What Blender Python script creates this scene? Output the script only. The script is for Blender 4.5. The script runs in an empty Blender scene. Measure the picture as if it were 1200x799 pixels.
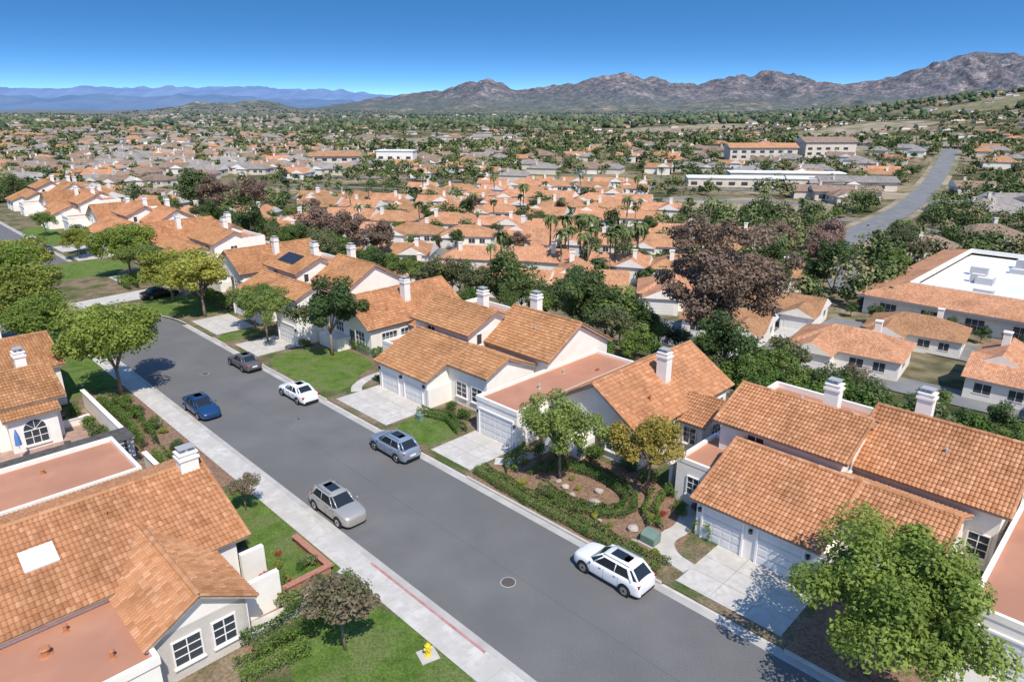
import bpy, math, random, bmesh
import numpy as np
from mathutils import Vector, Matrix
random.seed(7); RNG=np.random.default_rng(7)
R2=0.70710678
scene=bpy.context.scene
COL=scene.collection
STREET_ROT=-math.pi/4   # local X runs down the street (-a), local Y runs away from it (+b)

def AB(a,b,z=0.0): return ((b-a)*R2,(a+b)*R2,z)

# ------------------------------------------------------------------ materials
def new_mat(name):
    m=bpy.data.materials.new(name); m.use_nodes=True
    nt=m.node_tree; bs=nt.nodes['Principled BSDF']
    return m,nt,bs
def N(nt,t,**kw):
    n=nt.nodes.new(t)
    for k,v in kw.items(): setattr(n,k,v)
    return n
def L(nt,a,b): nt.links.new(a,b)
def ramp(nt,stops):
    r=N(nt,'ShaderNodeValToRGB'); e=r.color_ramp.elements
    while len(e)<len(stops): e.new(0.5)
    for i,(p,c) in enumerate(stops):
        e[i].position=p; e[i].color=(c[0],c[1],c[2],1)
    return r
def noisy(name,c1,c2,scale=1.0,rough=0.85,bump=0.0,bscale=20,detail=6,spec=0.2,coords='pos',c3=None,s2=None,fine=0):
    m,nt,bs=new_mat(name)
    src=N(nt,'ShaderNodeNewGeometry').outputs['Position']
    n=N(nt,'ShaderNodeTexNoise'); n.inputs['Scale'].default_value=scale; n.inputs['Detail'].default_value=detail
    L(nt,src,n.inputs['Vector'])
    r=ramp(nt,[(0.32,c1),(0.68,c2)]); L(nt,n.outputs['Fac'],r.inputs['Fac'])
    out=r.outputs['Color']
    if c3 is not None:
        n2=N(nt,'ShaderNodeTexNoise'); n2.inputs['Scale'].default_value=s2; n2.inputs['Detail'].default_value=5
        L(nt,src,n2.inputs['Vector'])
        r2=ramp(nt,[(0.45,(0,0,0)),(0.62,(1,1,1))]); L(nt,n2.outputs['Fac'],r2.inputs['Fac'])
        mx=N(nt,'ShaderNodeMixRGB'); L(nt,r2.outputs['Color'],mx.inputs['Fac']); L(nt,out,mx.inputs['Color1']); mx.inputs['Color2'].default_value=(*c3,1)
        out=mx.outputs['Color']
    if fine:
        n4=N(nt,'ShaderNodeTexNoise'); n4.inputs['Scale'].default_value=fine; n4.inputs['Detail'].default_value=3; L(nt,src,n4.inputs['Vector'])
        r4=ramp(nt,[(0.35,(0.72,0.72,0.72)),(0.65,(1.2,1.2,1.2))]); L(nt,n4.outputs['Fac'],r4.inputs['Fac'])
        m4=N(nt,'ShaderNodeMixRGB',blend_type='MULTIPLY');m4.inputs['Fac'].default_value=1;L(nt,out,m4.inputs['Color1']);L(nt,r4.outputs[0],m4.inputs['Color2']);out=m4.outputs[0]
    L(nt,out,bs.inputs['Base Color'])
    bs.inputs['Roughness'].default_value=rough
    bs.inputs['Specular IOR Level'].default_value=spec
    if bump>0:
        nb=N(nt,'ShaderNodeTexNoise'); nb.inputs['Scale'].default_value=bscale; nb.inputs['Detail'].default_value=4
        L(nt,src,nb.inputs['Vector'])
        b=N(nt,'ShaderNodeBump'); b.inputs['Strength'].default_value=bump; b.inputs['Distance'].default_value=0.05
        L(nt,nb.outputs['Fac'],b.inputs['Height']); L(nt,b.outputs['Normal'],bs.inputs['Normal'])
    return m
def plain(name,c,rough=0.5,metal=0.0,spec=0.4,coat=0.0):
    m,nt,bs=new_mat(name)
    bs.inputs['Base Color'].default_value=(*c,1); bs.inputs['Roughness'].default_value=rough
    bs.inputs['Metallic'].default_value=metal; bs.inputs['Specular IOR Level'].default_value=spec
    bs.inputs['Coat Weight'].default_value=coat
    return m
PU,PV=0.23,0.34
def tile_mat(name,cols,bump,pu=PU,pv=PV,vlo=.88,vhi=1.1):
    m,nt,bs=new_mat(name)
    uv=N(nt,'ShaderNodeUVMap').outputs['UV']
    sep=N(nt,'ShaderNodeSeparateXYZ'); L(nt,uv,sep.inputs[0])
    def M(op,a,b=None):
        n=N(nt,'ShaderNodeMath',operation=op)
        for i,v in enumerate((a,b)):
            if v is None: continue
            if isinstance(v,(int,float)): n.inputs[i].default_value=v
            else: L(nt,v,n.inputs[i])
        return n.outputs[0]
    cu=M('DIVIDE',sep.outputs[0],pu); cv=M('DIVIDE',sep.outputs[1],pv)
    fu=M('FLOOR',cu); fv=M('FLOOR',cv)
    cmb=N(nt,'ShaderNodeCombineXYZ'); L(nt,fu,cmb.inputs[0]); L(nt,fv,cmb.inputs[1])
    wn=N(nt,'ShaderNodeTexWhiteNoise'); wn.noise_dimensions='2D'; L(nt,cmb.outputs[0],wn.inputs['Vector'])
    r=ramp(nt,cols); L(nt,wn.outputs['Value'],r.inputs['Fac'])
    pos=N(nt,'ShaderNodeNewGeometry').outputs['Position']
    n=N(nt,'ShaderNodeTexNoise'); n.inputs['Scale'].default_value=0.35; n.inputs['Detail'].default_value=8; L(nt,pos,n.inputs['Vector'])
    r2=ramp(nt,[(0.3,(0.76,0.75,0.74)),(0.5,(1.0,1.0,1.0)),(0.7,(1.08,1.06,1.03))]); L(nt,n.outputs['Fac'],r2.inputs['Fac'])
    mx=N(nt,'ShaderNodeMixRGB',blend_type='MULTIPLY'); mx.inputs['Fac'].default_value=1
    L(nt,r.outputs['Color'],mx.inputs['Color1']); L(nt,r2.outputs['Color'],mx.inputs['Color2'])
    n3=N(nt,'ShaderNodeTexNoise'); n3.inputs['Scale'].default_value=13; n3.inputs['Detail'].default_value=4; L(nt,pos,n3.inputs['Vector'])
    r3=ramp(nt,[(0.35,(0.8,0.78,0.76)),(0.6,(1.05,1.05,1.05))]); L(nt,n3.outputs['Fac'],r3.inputs['Fac'])
    mx2=N(nt,'ShaderNodeMixRGB',blend_type='MULTIPLY'); mx2.inputs['Fac'].default_value=0.6
    L(nt,mx.outputs['Color'],mx2.inputs['Color1']); L(nt,r3.outputs['Color'],mx2.inputs['Color2'])
    out=mx2.outputs['Color']
    oi=N(nt,'ShaderNodeObjectInfo'); hs=N(nt,'ShaderNodeHueSaturation')
    mr=N(nt,'ShaderNodeMapRange'); mr.inputs['To Min'].default_value=vlo; mr.inputs['To Max'].default_value=vhi
    L(nt,oi.outputs['Random'],mr.inputs['Value']); L(nt,mr.outputs[0],hs.inputs['Value']); L(nt,out,hs.inputs['Color'])
    mh=N(nt,'ShaderNodeMapRange'); mh.inputs['To Min'].default_value=.509; mh.inputs['To Max'].default_value=.498
    L(nt,oi.outputs['Random'],mh.inputs['Value']); L(nt,mh.outputs[0],hs.inputs['Hue'])
    L(nt,hs.outputs[0],bs.inputs['Base Color'])
    bs.inputs['Roughness'].default_value=0.9; bs.inputs['Specular IOR Level'].default_value=0.15
    if bump:
        fr=M('FRACT',cu); sn=M('SINE',M('MULTIPLY',fr,math.pi))
        saw=M('SUBTRACT',1.0,M('FRACT',cv))
        h=M('ADD',M('MULTIPLY',sn,0.8),M('MULTIPLY',saw,0.6))
        b=N(nt,'ShaderNodeBump'); b.inputs['Strength'].default_value=0.6; b.inputs['Distance'].default_value=0.05
        L(nt,h,b.inputs['Height']); L(nt,b.outputs['Normal'],bs.inputs['Normal'])
    return m
def leaf_mat(name,c1,c2,trans=0.3):
    m,nt,bs=new_mat(name)
    at=N(nt,'ShaderNodeAttribute'); at.attribute_name='tint'
    r=ramp(nt,[(0.0,c1),(1.0,c2)]); L(nt,at.outputs['Fac'],r.inputs['Fac'])
    oi=N(nt,'ShaderNodeObjectInfo'); hs=N(nt,'ShaderNodeHueSaturation')
    mr=N(nt,'ShaderNodeMapRange'); mr.inputs['To Min'].default_value=0.8; mr.inputs['To Max'].default_value=1.25
    L(nt,oi.outputs['Random'],mr.inputs['Value']); L(nt,mr.outputs[0],hs.inputs['Value'])
    mr2=N(nt,'ShaderNodeMapRange'); mr2.inputs['To Min'].default_value=0.512; mr2.inputs['To Max'].default_value=0.482
    L(nt,oi.outputs['Random'],mr2.inputs['Value']); L(nt,mr2.outputs[0],hs.inputs['Hue'])
    L(nt,r.outputs[0],hs.inputs['Color'])
    L(nt,hs.outputs[0],bs.inputs['Base Color']); bs.inputs['Roughness'].default_value=0.6; bs.inputs['Specular IOR Level'].default_value=0.3
    tr=N(nt,'ShaderNodeBsdfTranslucent'); L(nt,hs.outputs[0],tr.inputs['Color'])
    mx=N(nt,'ShaderNodeMixShader'); mx.inputs[0].default_value=trans
    L(nt,bs.outputs[0],mx.inputs[1]); L(nt,tr.outputs[0],mx.inputs[2])
    L(nt,mx.outputs[0],nt.nodes['Material Output'].inputs['Surface'])
    return m
TERRA=[(0.0,(0.36,0.165,0.078)),(0.2,(0.42,0.202,0.097)),(0.8,(0.475,0.24,0.122)),(1.0,(0.54,0.30,0.17))]
TERRA2=[(0.0,(0.42,0.195,0.10)),(0.5,(0.50,0.248,0.135)),(1.0,(0.58,0.32,0.19))]
M_TILE=tile_mat('barrel_tile',TERRA,False)
M_TILEF=tile_mat('barrel_tile_valley',TERRA2,True,vlo=.74,vhi=1.12)
M_TILEBR=tile_mat('brown_tile',[(0,(0.20,0.13,0.095)),(1,(0.36,0.26,0.20))],True)
M_TILEGR=tile_mat('grey_shingle',[(0,(0.22,0.20,0.18)),(1,(0.38,0.34,0.31))],True)
M_STUCCO=noisy('white_stucco',(0.81,0.75,0.665),(0.87,0.825,0.755),1.2,0.9,0.15,30)
M_FASCIA=noisy('roof_fascia',(0.36,0.27,0.2),(0.5,0.39,0.3),1.5,0.8)
M_FLAT=noisy('red_flat_roof',(0.44,0.215,0.135),(0.49,0.245,0.155),0.6,0.9,0.08,12,c3=(0.41,0.20,0.13),s2=0.25)
M_GARAGE=noisy('garage_paint',(0.70,0.68,0.65),(0.76,0.74,0.71),0.8,0.6)
M_TRIM=plain('white_trim',(0.83,0.80,0.76),0.5)
M_GLASS=plain('window_glass',(0.045,0.055,0.065),0.06,0,0.6)
M_ASPH=noisy('asphalt',(0.146,0.142,0.138),(0.180,0.175,0.170),0.30,0.9,0.25,60,c3=(0.150,0.147,0.143),s2=0.09,fine=22)
M_TAR=plain('tar_seam',(0.105,0.105,0.10),0.8)
M_CONC=noisy('concrete',(0.47,0.44,0.395),(0.60,0.565,0.52),0.7,0.9,0.15,30,c3=(0.48,0.45,0.40),s2=2.5)
M_GUT=noisy('gutter_concrete',(0.38,0.36,0.33),(0.49,0.465,0.43),0.8,0.9,0.1,30)
M_REDK=noisy('red_curb_paint',(0.38,0.17,0.15),(0.48,0.28,0.25),3,0.8)
M_LAWN=noisy('lawn_grass',(0.085,0.145,0.028),(0.15,0.225,0.05),1.1,0.95,0.9,45,c3=(0.16,0.20,0.065),s2=0.5,spec=0.05,fine=9)
M_MULCH=noisy('bark_mulch',(0.19,0.115,0.075),(0.34,0.22,0.15),5,0.95,0.8,25,spec=0.05,fine=14)
M_YARD=noisy('yard_soil',(0.17,0.13,0.08),(0.27,0.205,0.14),0.8,0.95,0.5,12,c3=(0.08,0.11,0.035),s2=0.3,spec=0.05,fine=6)
M_BARK=noisy('bark',(0.16,0.11,0.08),(0.28,0.22,0.17),6,0.9,0.5,20)
M_ROCK=noisy('boulder',(0.34,0.29,0.24),(0.5,0.43,0.36),3,0.9,0.6,12)
M_BRICK=noisy('brick_edge',(0.35,0.15,0.1),(0.48,0.22,0.16),8,0.85)
M_TYRE=plain('tyre_rubber',(0.02,0.02,0.02),0.8); M_RIM=plain('alloy_rim',(0.5,0.5,0.52),0.3,0.9)
M_BLACK=plain('black_plastic',(0.015,0.015,0.016),0.5)
M_CGLASS=plain('car_glass',(0.02,0.024,0.03),0.05,0,0.6)
M_TAIL=plain('tail_lamp',(0.45,0.02,0.02),0.2); M_HEAD=plain('head_lamp',(0.7,0.72,0.75),0.1,0.3)
M_HYD=plain('yellow_paint',(0.75,0.55,0.03),0.4)
M_UTIL=noisy('utility_green',(0.15,0.22,0.18),(0.19,0.26,0.215),2,0.6)
M_IRON=noisy('cast_iron',(0.08,0.07,0.06),(0.13,0.11,0.10),8,0.7)
M_WROOF=noisy('white_membrane',(0.66,0.67,0.68),(0.80,0.81,0.82),0.12,0.8)
M_BEIGE=noisy('beige_stucco',(0.58,0.51,0.42),(0.70,0.63,0.53),0.5,0.9)
M_DARKW=noisy('dark_wood',(0.09,0.085,0.08),(0.15,0.14,0.13),3,0.8)
M_BLUE=plain('blue_canvas',(0.10,0.22,0.5),0.8)
M_TARPOT=plain('terracotta_pot',(0.45,0.19,0.09),0.8)
M_METAL=plain('galvanised_vent',(0.5,0.49,0.47),0.5,0.3)
M_SOLAR=plain('solar_cell',(0.03,0.035,0.05),0.35,0.1,0.4)

# ------------------------------------------------------------------ mesh builder
class MB:
    def __init__(s): s.v=[];s.f=[];s.m=[];s.uv=[];s.n=0;s.mats=[]
    def mi(s,mat):
        if mat not in s.mats: s.mats.append(mat)
        return s.mats.index(mat)
    def add(s,verts,faces,mat,uvs=None):
        k=s.mi(mat); o=s.n
        s.v.extend(tuple(map(float,p)) for p in verts); s.n+=len(verts)
        for f in faces:
            s.f.append(tuple(o+i for i in f)); s.m.append(k)
            if uvs is None: s.uv.append(None)
            else: s.uv.append([uvs[i] for i in f])
    def box(s,x0,x1,y0,y1,z0,z1,mat):
        if x0>x1:x0,x1=x1,x0
        if y0>y1:y0,y1=y1,y0
        v=[(x0,y0,z0),(x1,y0,z0),(x1,y1,z0),(x0,y1,z0),(x0,y0,z1),(x1,y0,z1),(x1,y1,z1),(x0,y1,z1)]
        s.add(v,[(3,2,1,0),(4,5,6,7),(0,1,5,4),(1,2,6,5),(2,3,7,6),(3,0,4,7)],mat)
    def prism(s,poly,vec,mat):
        n=len(poly); P=[Vector(p) for p in poly]; V=Vector(vec)
        v=P+[p+V for p in P]
        f=[tuple(range(n))[::-1],tuple(range(n,2*n))]+[(i,(i+1)%n,n+(i+1)%n,n+i) for i in range(n)]
        s.add([tuple(p) for p in v],f,mat)
    def tube(s,p0,p1,r0,r1,mat,n=8,cap=True):
        p0=Vector(p0);p1=Vector(p1);d=(p1-p0)
        if d.length<1e-6:return
        d.normalize(); t=d.orthogonal().normalized(); w=d.cross(t)
        v=[];
        for p,r in((p0,r0),(p1,r1)):
            for i in range(n):
                a=2*math.pi*i/n; v.append(p+t*math.cos(a)*r+w*math.sin(a)*r)
        f=[(i,(i+1)%n,n+(i+1)%n,n+i) for i in range(n)]
        if cap: f+=[tuple(range(n))[::-1],tuple(range(n,2*n))]
        s.add([tuple(q) for q in v],f,mat)
    def obj(s,name,parent=None,smooth=False,loc=None,hasuv=True):
        me=bpy.data.meshes.new(name); me.from_pydata(s.v,[],s.f); 
        for m in s.mats: me.materials.append(m)
        me.polygons.foreach_set('material_index',s.m)
        if hasuv:
            uvl=me.uv_layers.new(name='UVMap'); out=[]
            for f,u in zip(s.f,s.uv):
                if u is not None:
                    for q in u: out.extend(q)
                else:
                    P=[Vector(s.v[i]) for i in f[:3]]
                    n=(P[1]-P[0]).cross(P[2]-P[0])
                    if n.length>1e-9:n.normalize()
                    t=Vector((0,0,1)).cross(n)
                    if t.length<0.02:t=Vector((1,0,0))
                    t.normalize(); w=n.cross(t)
                    for i in f:
                        p=Vector(s.v[i]); out.extend((p.dot(t)+50,p.dot(w)+50))
            uvl.data.foreach_set('uv',out)
        if smooth: me.polygons.foreach_set('use_smooth',[True]*len(s.f))
        me.update()
        o=bpy.data.objects.new(name,me); COL.objects.link(o)
        if parent is not None:o.parent=parent
        if loc is not None:o.location=loc
        return o
def npmesh(name,V,F,mat,tint=None,smooth=False,parent=None):
    me=bpy.data.meshes.new(name)
    nv=len(V); nf,k=F.shape
    me.vertices.add(nv); me.vertices.foreach_set('co',np.asarray(V,dtype=np.float32).ravel())
    me.loops.add(nf*k); me.loops.foreach_set('vertex_index',F.astype(np.int32).ravel())
    me.polygons.add(nf); me.polygons.foreach_set('loop_start',np.arange(0,nf*k,k,dtype=np.int32))
    try: me.polygons.foreach_set('loop_total',np.full(nf,k,dtype=np.int32))
    except Exception: pass
    me.update(calc_edges=True)
    if smooth: me.polygons.foreach_set('use_smooth',np.ones(nf,dtype=bool))
    if tint is not None:
        at=me.attributes.new('tint','FLOAT','POINT'); at.data.foreach_set('value',np.asarray(tint,dtype=np.float32))
    me.materials.append(mat)
    o=bpy.data.objects.new(name,me); COL.objects.link(o)
    if parent is not None:o.parent=parent
    return o
def thing(name,label,cat,loc=(0,0,0),rot=0,group=None):
    o=bpy.data.objects.new(name,None); COL.objects.link(o); o.empty_display_size=0.3
    o.location=loc;o.rotation_euler=(0,0,rot); o['label']=label;o['category']=cat
    if group:o['group']=group
    return o
def tag(o,label,cat,group=None):
    o['label']=label;o['category']=cat
    if group:o['group']=group
    return o
def struct(o): o['kind']='structure'; return o
def copy_thing(root,loc,rot=0,scale=1.0):
    def cp(o,par):
        c=o.copy(); COL.objects.link(c)
        if par is not None: c.parent=par
        for k in KIDSOF(o): cp(k,c)
        return c
    c=cp(root,None); c.location=loc;c.rotation_euler=(0,0,rot)
    c.scale=(scale,)*3 if not hasattr(scale,'__len__') else scale
    return c
_kc={}
def KIDSOF(o):
    if o.name not in _kc: _kc[o.name]=list(o.children)
    return _kc[o.name]
class Pool:
    def __init__(s,maker): s.maker=maker; s.root=None; s.n=0
    def place(s,loc,rot=0,scale=1.0):
        if s.root is None:
            s.root=s.maker(); KIDSOF(s.root)
            for k in s.root.children: KIDSOF(k)
            s.root.location=loc; s.root.rotation_euler=(0,0,rot)
            s.root.scale=(scale,)*3 if not hasattr(scale,'__len__') else scale
            s.n=1; return s.root
        s.n+=1
        return copy_thing(s.root,loc,rot,scale)

# ------------------------------------------------------------------ terrain
def sstep(x,e0,e1):
    t=np.clip((x-e0)/(e1-e0),0,1); return t*t*(3-2*t)
def hgt(x,y):
    x=np.asarray(x,dtype=float);y=np.asarray(y,dtype=float)
    a=(y-x)*R2;b=(x+y)*R2
    d=np.maximum(b-55,a-235)
    h=-0.3-8.2*sstep(d,0,30)-np.clip(d-30,0,400)*0.017
    r=np.hypot(x,y); far=sstep(r,450,1300)
    h=h+far*(7*np.sin(x/210+1.3)*np.cos(y/260)+5*np.sin(x/97+y/140))
    h=h+78*np.exp(-(((x-1250)/520)**2+((y-1500)/650)**2))
    h=h+11*np.exp(-(((x-190)/190)**2+((y-560)/120)**2))
    h=h+8*np.exp(-(((x-300)/90)**2+((y-450)/90)**2))
    h=h+45*np.exp(-(((x-2600)/1300)**2+((y-3300)/700)**2))
    h=h+40*np.exp(-(((x+1500)/500)**2+((y-4200)/500)**2))
    return h
def H(x,y): return float(hgt(x,y))
ys=np.concatenate([np.linspace(-60,200,90),200+ (np.linspace(0,1,190)[1:]**2.4)*13800])
ss=np.linspace(-1,1,201)
Y,S=np.meshgrid(ys,ss,indexing='ij')
X=S*(220+np.maximum(Y,0)*1.05)
Z=hgt(X,Y)
nr,nc=X.shape
V=np.stack([X,Y,Z],-1).reshape(-1,3)
idx=np.arange(nr*nc).reshape(nr,nc)
F=np.stack([idx[:-1,:-1],idx[:-1,1:],idx[1:,1:],idx[1:,:-1]],-1).reshape(-1,4)
m,nt,bs=new_mat('ground_cover')
pos=N(nt,'ShaderNodeNewGeometry').outputs['Position']
n1=N(nt,'ShaderNodeTexNoise');n1.inputs['Scale'].default_value=0.022;n1.inputs['Detail'].default_value=9;L(nt,pos,n1.inputs['Vector'])
n2=N(nt,'ShaderNodeTexNoise');n2.inputs['Scale'].default_value=0.35;n2.inputs['Detail'].default_value=6;L(nt,pos,n2.inputs['Vector'])
r1=ramp(nt,[(0.38,(0.085,0.095,0.045)),(0.50,(0.19,0.165,0.105)),(0.62,(0.34,0.275,0.19))]);L(nt,n1.outputs['Fac'],r1.inputs['Fac'])
r2=ramp(nt,[(0.35,(0.55,0.58,0.52)),(0.65,(1.2,1.15,1.1))]);L(nt,n2.outputs['Fac'],r2.inputs['Fac'])
mx=N(nt,'ShaderNodeMixRGB',blend_type='MULTIPLY');mx.inputs['Fac'].default_value=1
L(nt,r1.outputs[0],mx.inputs['Color1']);L(nt,r2.outputs[0],mx.inputs['Color2'])
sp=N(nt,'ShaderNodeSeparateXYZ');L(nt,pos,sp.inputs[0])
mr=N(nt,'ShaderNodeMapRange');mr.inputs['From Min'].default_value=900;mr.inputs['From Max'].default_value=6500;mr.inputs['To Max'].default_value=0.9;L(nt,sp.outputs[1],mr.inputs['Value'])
mx2=N(nt,'ShaderNodeMixRGB');L(nt,mr.outputs[0],mx2.inputs['Fac']);L(nt,mx.outputs[0],mx2.inputs['Color1']);mx2.inputs['Color2'].default_value=(0.15,0.175,0.20,1)  # aerial haze painted in: base colour turns blue-grey with distance along y
L(nt,mx2.outputs[0],bs.inputs['Base Color']);bs.inputs['Roughness'].default_value=1;bs.inputs['Specular IOR Level'].default_value=0
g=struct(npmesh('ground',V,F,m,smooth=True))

# ------------------------------------------------------------------ mountains (surveyed skyline -> heights at a given distance)
C0,S0=math.cos(math.radians(18.9)),math.sin(math.radians(18.9))
def survey(u,v,D):
    k=(v-399.5)/800; yy=C0-k*S0
    return D*((u-600)/800)/yy, 25-D*(S0+k*C0)/yy
def vnoise2(x,y,seed=0):
    xi=np.floor(x).astype(int);yi=np.floor(y).astype(int);xf=x-xi;yf=y-yi
    def hsh(a,b):
        n=(a*374761393+b*668265263+seed*982451653)&0x7fffffff
        n=((n^(n>>13))*1274126177)&0x7fffffff
        return (n&0xffff)/65535.0
    u=xf*xf*(3-2*xf);w=yf*yf*(3-2*yf)
    return (hsh(xi,yi)*(1-u)+hsh(xi+1,yi)*u)*(1-w)+(hsh(xi,yi+1)*(1-u)+hsh(xi+1,yi+1)*u)*w
def ridged(x,y,o=6,seed=0):
    s=0;a=0.5;f=1
    for i in range(o):
        s=s+a*(1-np.abs(2*vnoise2(x*f,y*f,seed+i)-1));a*=.57;f*=2.1
    return s
def mountain(name,prof,D,depth,mat,seed,rough,nx=420,ny=60,jag=0):
    P=sorted(survey(u,v,D) for u,v in prof)
    px=np.array([p[0] for p in P]);pz=np.array([p[1] for p in P])
    xs=np.linspace(px[0],px[-1],nx);ts=np.linspace(0,1,ny)
    X,T=np.meshgrid(xs,ts)
    Yw=D-depth*0.72+depth*T
    ridge=np.interp(X,px,pz)
    if jag: ridge=ridge+jag*(vnoise2(X/130.+50,X*0+3,seed)-.5)*2+jag*.6*(vnoise2(X/48.+50,X*0+9,seed)-.5)*2
    t=T/0.72
    fall=np.where(t<1,sstep(t,-0.05,1.0)**0.9,1-sstep(t,1,1.38))
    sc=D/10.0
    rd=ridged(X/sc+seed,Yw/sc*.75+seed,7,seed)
    Zm=-40+(ridge+40)*fall*(1+ (rd-0.72)*rough*(1-0.86*np.exp(-((t-1)/0.10)**2)))
    V=np.stack([X,Yw,Zm],-1).reshape(-1,3)
    idx=np.arange(nx*ny).reshape(ny,nx)
    F=np.stack([idx[:-1,:-1],idx[:-1,1:],idx[1:,1:],idx[1:,:-1]],-1).reshape(-1,4)
    return struct(npmesh(name,V,F,mat,smooth=False))
def mtn_mat(name,ca,cb,cr,scale,rockamt,spots=None,lowgreen=None):
    m,nt,bs=new_mat(name)
    pos=N(nt,'ShaderNodeNewGeometry').outputs['Position']
    n1=N(nt,'ShaderNodeTexNoise');n1.inputs['Scale'].default_value=scale;n1.inputs['Detail'].default_value=12;n1.inputs['Roughness'].default_value=0.75;L(nt,pos,n1.inputs['Vector'])
    r=ramp(nt,[(0.40,ca),(0.53,cb),(rockamt,cr)]);L(nt,n1.outputs['Fac'],r.inputs['Fac'])
    out=r.outputs[0]
    if spots:
        v=N(nt,'ShaderNodeTexNoise');v.inputs['Scale'].default_value=.03;v.inputs['Detail'].default_value=5;v.inputs['Roughness'].default_value=.8;L(nt,pos,v.inputs['Vector'])
        rv=ramp(nt,[(.42,(.52,.56,.60)),(.50,(.92,.93,.94)),(.57,(1,1,1)),(.62,spots)]);L(nt,v.outputs['Fac'],rv.inputs['Fac'])
        mu=N(nt,'ShaderNodeMixRGB',blend_type='MULTIPLY');mu.inputs['Fac'].default_value=1;L(nt,out,mu.inputs['Color1']);L(nt,rv.outputs[0],mu.inputs['Color2']);out=mu.outputs[0]
    if lowgreen:
        s=N(nt,'ShaderNodeSeparateXYZ');L(nt,pos,s.inputs[0]);q=N(nt,'ShaderNodeMapRange');q.inputs['From Min'].default_value=lowgreen[0];q.inputs['From Max'].default_value=lowgreen[1];q.inputs['To Min'].default_value=.8;q.inputs['To Max'].default_value=0;L(nt,s.outputs[2],q.inputs['Value'])
        g_=N(nt,'ShaderNodeMixRGB');L(nt,q.outputs[0],g_.inputs['Fac']);L(nt,out,g_.inputs['Color1']);g_.inputs['Color2'].default_value=(0.10,0.13,0.125,1);out=g_.outputs[0]
    L(nt,out,bs.inputs['Base Color']);bs.inputs['Roughness'].default_value=1;bs.inputs['Specular IOR Level'].default_value=0
    return m
MM1=mtn_mat('hazed_mountain_rock',(0.092,0.108,0.128),(0.168,0.155,0.165),(0.32,0.272,0.262),0.005,0.64,(1.9,1.75,1.65),(10,150))  # rock tones shifted bluish, distance haze painted into the base colour
MM2=mtn_mat('far_range_haze_blue',(0.125,0.205,0.36),(0.15,0.235,0.39),(0.18,0.265,0.41),0.0015,0.75)  # the blue is aerial haze painted as base colour
MM2B=mtn_mat('near_range_haze_blue',(0.10,0.17,0.29),(0.125,0.195,0.31),(0.15,0.22,0.33),0.0015,0.75)  # same painted-in haze, slightly darker for the closer range
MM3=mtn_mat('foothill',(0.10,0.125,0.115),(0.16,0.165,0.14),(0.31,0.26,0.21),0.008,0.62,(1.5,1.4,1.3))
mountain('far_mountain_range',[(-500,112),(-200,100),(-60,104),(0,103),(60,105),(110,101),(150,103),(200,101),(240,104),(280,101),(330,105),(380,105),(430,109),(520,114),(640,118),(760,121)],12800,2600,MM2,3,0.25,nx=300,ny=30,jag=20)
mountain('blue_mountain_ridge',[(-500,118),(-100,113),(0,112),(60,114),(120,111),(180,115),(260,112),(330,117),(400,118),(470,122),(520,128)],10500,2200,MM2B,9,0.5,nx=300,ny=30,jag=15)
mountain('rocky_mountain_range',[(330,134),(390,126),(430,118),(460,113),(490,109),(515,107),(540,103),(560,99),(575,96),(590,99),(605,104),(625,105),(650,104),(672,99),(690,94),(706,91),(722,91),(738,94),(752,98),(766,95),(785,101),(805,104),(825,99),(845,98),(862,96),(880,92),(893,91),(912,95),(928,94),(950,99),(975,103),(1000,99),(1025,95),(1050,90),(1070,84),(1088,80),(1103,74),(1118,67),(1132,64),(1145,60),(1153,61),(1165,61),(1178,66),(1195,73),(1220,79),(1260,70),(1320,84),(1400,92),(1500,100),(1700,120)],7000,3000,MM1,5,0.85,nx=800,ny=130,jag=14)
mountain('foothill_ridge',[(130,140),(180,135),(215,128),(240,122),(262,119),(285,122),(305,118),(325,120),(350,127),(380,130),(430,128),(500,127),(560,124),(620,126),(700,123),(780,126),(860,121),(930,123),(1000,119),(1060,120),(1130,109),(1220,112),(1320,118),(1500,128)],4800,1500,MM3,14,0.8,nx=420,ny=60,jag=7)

# ------------------------------------------------------------------ streets, kerbs, yards
GZ=0.13
def strip(name,a0,a1,b0,b1,z0,z1,mat):
    mb=MB(); mb.box(-a1,-a0,b0,b1,z0,z1,mat); o=mb.obj(name); o.rotation_euler=(0,0,STREET_ROT); return struct(o)
def sheet(name,pts,mat,z,n=0,th=.05):
    """closed outline in street coordinates (a,b), smoothed when n>0"""
    P=[Vector((p[0],p[1])) for p in pts]
    for _ in range(n):
        Q=[]
        for i in range(len(P)):
            p,q=P[i],P[(i+1)%len(P)]; Q+= [p*.75+q*.25,p*.25+q*.75]
        P=Q
    mb=MB(); v=[(-p.x,p.y,z) for p in P]
    ar=sum(v[i][0]*v[(i+1)%len(v)][1]-v[(i+1)%len(v)][0]*v[i][1] for i in range(len(v)))
    if ar<0:v=v[::-1]
    mb.prism([(q[0],q[1],z-th) for q in v],(0,0,th),mat)
    o=mb.obj(name);o.rotation_euler=(0,0,STREET_ROT);return struct(o)
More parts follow.
